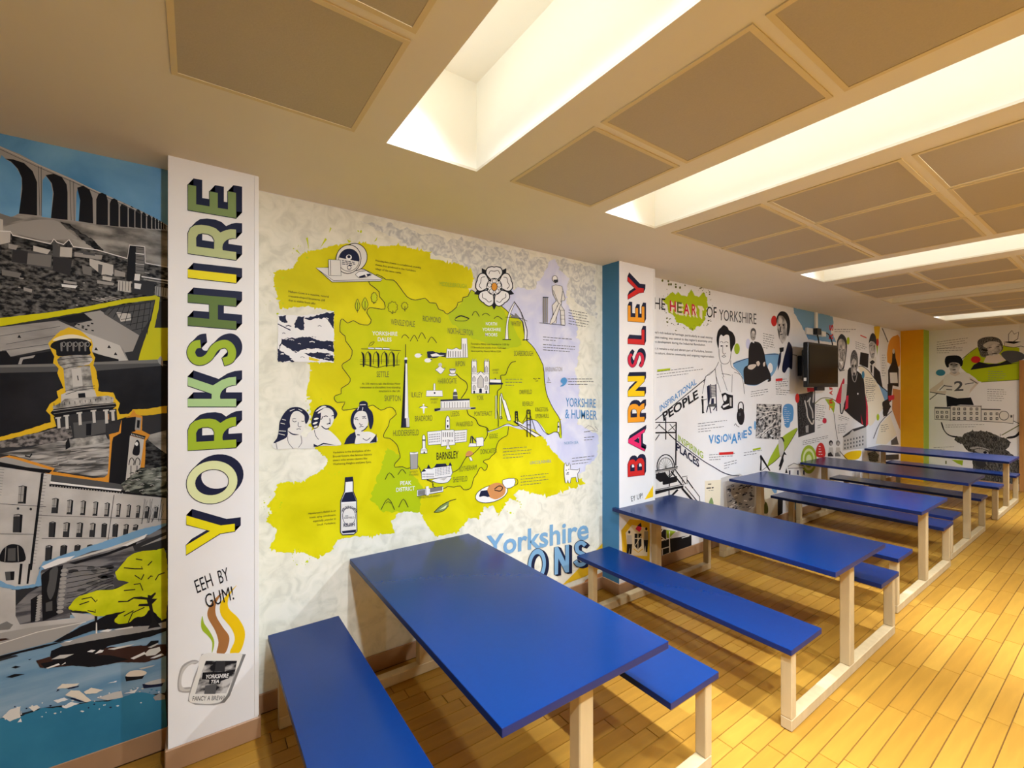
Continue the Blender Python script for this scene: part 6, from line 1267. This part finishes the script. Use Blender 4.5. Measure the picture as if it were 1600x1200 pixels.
A.poly('offwhite', b2(165,130, 360,135, 365,110, 745,110, 750,145, 990,155, 1090,215, 1150,220, 1145,335, 990,318, 165,282), 3); A.stroke('g1', b2(165,130, 165,282, 360,290, 750,305, 990,318, 1145,335, 1150,220), .8, 5); A.poly('g2', b2(165,125, 360,130, 360,150, 165,148), 5); A.poly('g2', b2(750,148, 990,152, 985,168, 750,165), 5); A.stroke('g1', b2(365,110, 745,120), 1, 5)
for x in (360, 745): A.stroke('g1', b2(x,110, x,300), 1, 5)
for x, y in [(x, y) for x in (198, 255, 315) for y in (192, 250)]+[(x, y) for x in (405, 465, 540, 618, 692) for y in (152, 205, 270)]+[(x, y) for x in (797, 868, 942) for y in (212, 272)]: A.poly('g1', b2(x-16,y-16, x+16,y-16, x+16,y+18, x-16,y+18), 5); A.poly('offwhite', b2(x-6,y-8, x+7,y-8, x+7,y+10, x-6,y+10), 6)
A.poly('offwhite', rag(ell_pts(1440+1030/8, 620+235/8, 7.5, 7, 14), .6, 2, 2), 6); A.stroke('g1', ell_pts(1440+1030/8, 620+235/8, 7.5, 7, 14), 1, 7, closed=True); A.poly('g2', b2(1110,230, 1135,230, 1135,260, 1110,260), 6); A.stroke('olive', b2(1005,478, 1160,390, 1240,345), 1.4, 4); A.stroke('bark', b2(1145,300, 1240,345), 1, 4); A.build()
A = Art('highland_cow_print', wall_back, PB, 'photograph of a shaggy horned highland cow')
A.poly('cowhair', rag(b2(410,540, 430,490, 510,500, 540,460, 620,430, 640,400, 650,430, 760,430, 880,450, 960,500, 1060,520, 1115,570, 1090,630, 1050,660, 1150,730, 1230,800, 1225,1105, 700,1060, 640,960, 640,800, 680,720, 560,660, 520,600), .9, 2, 6, 1.5), 5)
A.poly('bark', cr(b2(240,318, 260,330, 290,420, 350,475, 440,495, 420,510, 330,480, 270,410), 3), 6); A.poly('bark', cr(b2(1237,410, 1238,460, 1160,515, 1060,522, 1080,500, 1170,480), 3), 6); A.poly('g1', b2(660,780, 840,740, 850,830, 760,900, 680,860), 6); A.poly('g4', cr(b2(660,670, 740,650, 830,690, 830,730, 770,720), 3), 7); A.ell('black', 1440+795/8, 620+695/8, 3, 2, 8); A.poly('g4', cr(b2(600,640, 700,620, 820,650, 840,670, 720,640, 640,655), 3), 7)
for k in range(90):
    x, y = rnd.uniform(540, 1000), rnd.uniform(450, 640); w = rnd.uniform(15, 60); A.stroke(rnd.choice(('g1', 'g2', 'black', 'g3')), cr(b2(x,y, x+w*.3,y+w*.3, x+w*.2,y+w), 2, False), .8, 7, taper=True)
for k in range(60):
    x, y = rnd.uniform(780, 1180), rnd.uniform(760, 1040)
    if y < 720+(x-1000)*.4: continue
    w = rnd.uniform(30, 90); A.stroke(rnd.choice(('g2', 'black', 'g2', 'g3')), cr(b2(x,y, min(x+w*.4, 1222),min(y+w*.4, 1095), min(x+w*.5, 1222),min(y+w, 1095)), 2, False), .9, 7, taper=True)
A.poly('pea', b2(370,785, 520,795, 510,860, 440,830), 3); A.stroke('olive', b2(305,800, 305,840), 2, 4); A.build()

# ================================================================== WALL SCREEN
M_tvblack = mat('screen_casing', rgb(16, 15, 14), .35, .4); M_screen = mat('screen_glass', rgb(8, 7, 6), .2, .2)
tvx0, tvx1, tvz0, tvz1, tvy = 6.33, 7.28, 1.742, 2.315, -.25
tv = tag(empty('television', ((tvx0+tvx1)/2, 0, (tvz0+tvz1)/2)), 'black flat television mounted on the wall mural with a cable above', 'television')
ox, oy, oz = tv.location
def tvp(n, x0, x1, y0, y1, z0, z1, m, bev=.003, par=None):
    bm = bmesh.new(); box_bm(bm, x0-ox, x1-ox, y0-oy, y1-oy, z0-oz, z1-oz); return link(n, bm_mesh(bm, n, bev), m, par or tv)
tvp('casing', tvx0, tvx1, tvy, tvy+.06, tvz0, tvz1, M_tvblack, .008)
tvp('back_cover', tvx0+.12, tvx1-.12, tvy+.06, tvy+.13, tvz0+.08, tvz1-.08, M_tvblack, .015)
tvp('screen', tvx0+.03, tvx1-.03, tvy-.003, tvy, tvz0+.05, tvz1-.03, M_screen, 0)
tvp('wall_bracket', tvx0+.3, tvx1-.3, tvy+.13, -.001, tvz0+.15, tvz1-.15, M_tvblack, .004)
tvp('sensor_box', 6.62, 6.86, tvy+.01, tvy+.05, tvz0-.045, tvz0, M_tvblack, .004)
tvp('label_sticker', tvx0-.0012, tvx0, tvy+.02, tvy+.05, tvz0+.08, tvz0+.12, M_white, 0)
TX = 7.18
ca = tag(empty('cable_trunking', (TX, 0, 2.55)), 'white cable trunking with socket above the television', 'trunking')
def cp(n, x0, x1, y0, y1, z0, z1, m, bev=.002):
    bm = bmesh.new(); box_bm(bm, x0, x1, y0, y1, z0-2.55, z1-2.55); return link(n, bm_mesh(bm, n, bev), m, ca)
cp('cover', -.035, .035, -.026, -.002, 2.56, CZ-.003, M_white); cp('socket', -.32, .14, -.03, -.002, 2.47, 2.56, M_white); cp('plug', -.14, -.01, -.085, -.03, 2.475, 2.56, M_tvblack); cp('adapter', .03, .16, -.08, -.03, 2.46, 2.53, M_white)
def tube(name, pts, r, m, parent, n=8):
    P = [Vector(p) for p in pts]; Q = []
    for i in range(len(P)-1):
        a, b, c, d = P[max(i-1, 0)], P[i], P[i+1], P[min(i+2, len(P)-1)]
        for k in range(5): t = k/5; Q.append(.5*((2*b)+(c-a)*t+(2*a-5*b+4*c-d)*t*t+(3*b-a-3*c+d)*t**3))
    Q.append(P[-1]); bm = bmesh.new(); rings = []
    for i, q in enumerate(Q):
        d = (Q[min(i+1, len(Q)-1)]-Q[max(i-1, 0)]).normalized(); u = d.orthogonal().normalized(); v = d.cross(u)
        rings.append([bm.verts.new(q+u*r*math.cos(2*math.pi*k/n)+v*r*math.sin(2*math.pi*k/n)) for k in range(n)])
    for a, b in zip(rings, rings[1:]):
        for k in range(n): bm.faces.new((a[k], a[(k+1) % n], b[(k+1) % n], b[k]))
    return link(name, bm_mesh(bm, name, smooth=True), m, parent)
tube('power_cable', [(-.08, -.06, -.07), (-.10, -.08, -.14), (-.12, -.10, -.24), (-.12, -.10, -.30)], .008, M_tvblack, ca)
tube('power_cable', [(.13, -.07, -.03), (.26, -.08, -.06), (.32, -.10, -.18), (.30, -.10, -.30)], .008, M_tvblack, ca)
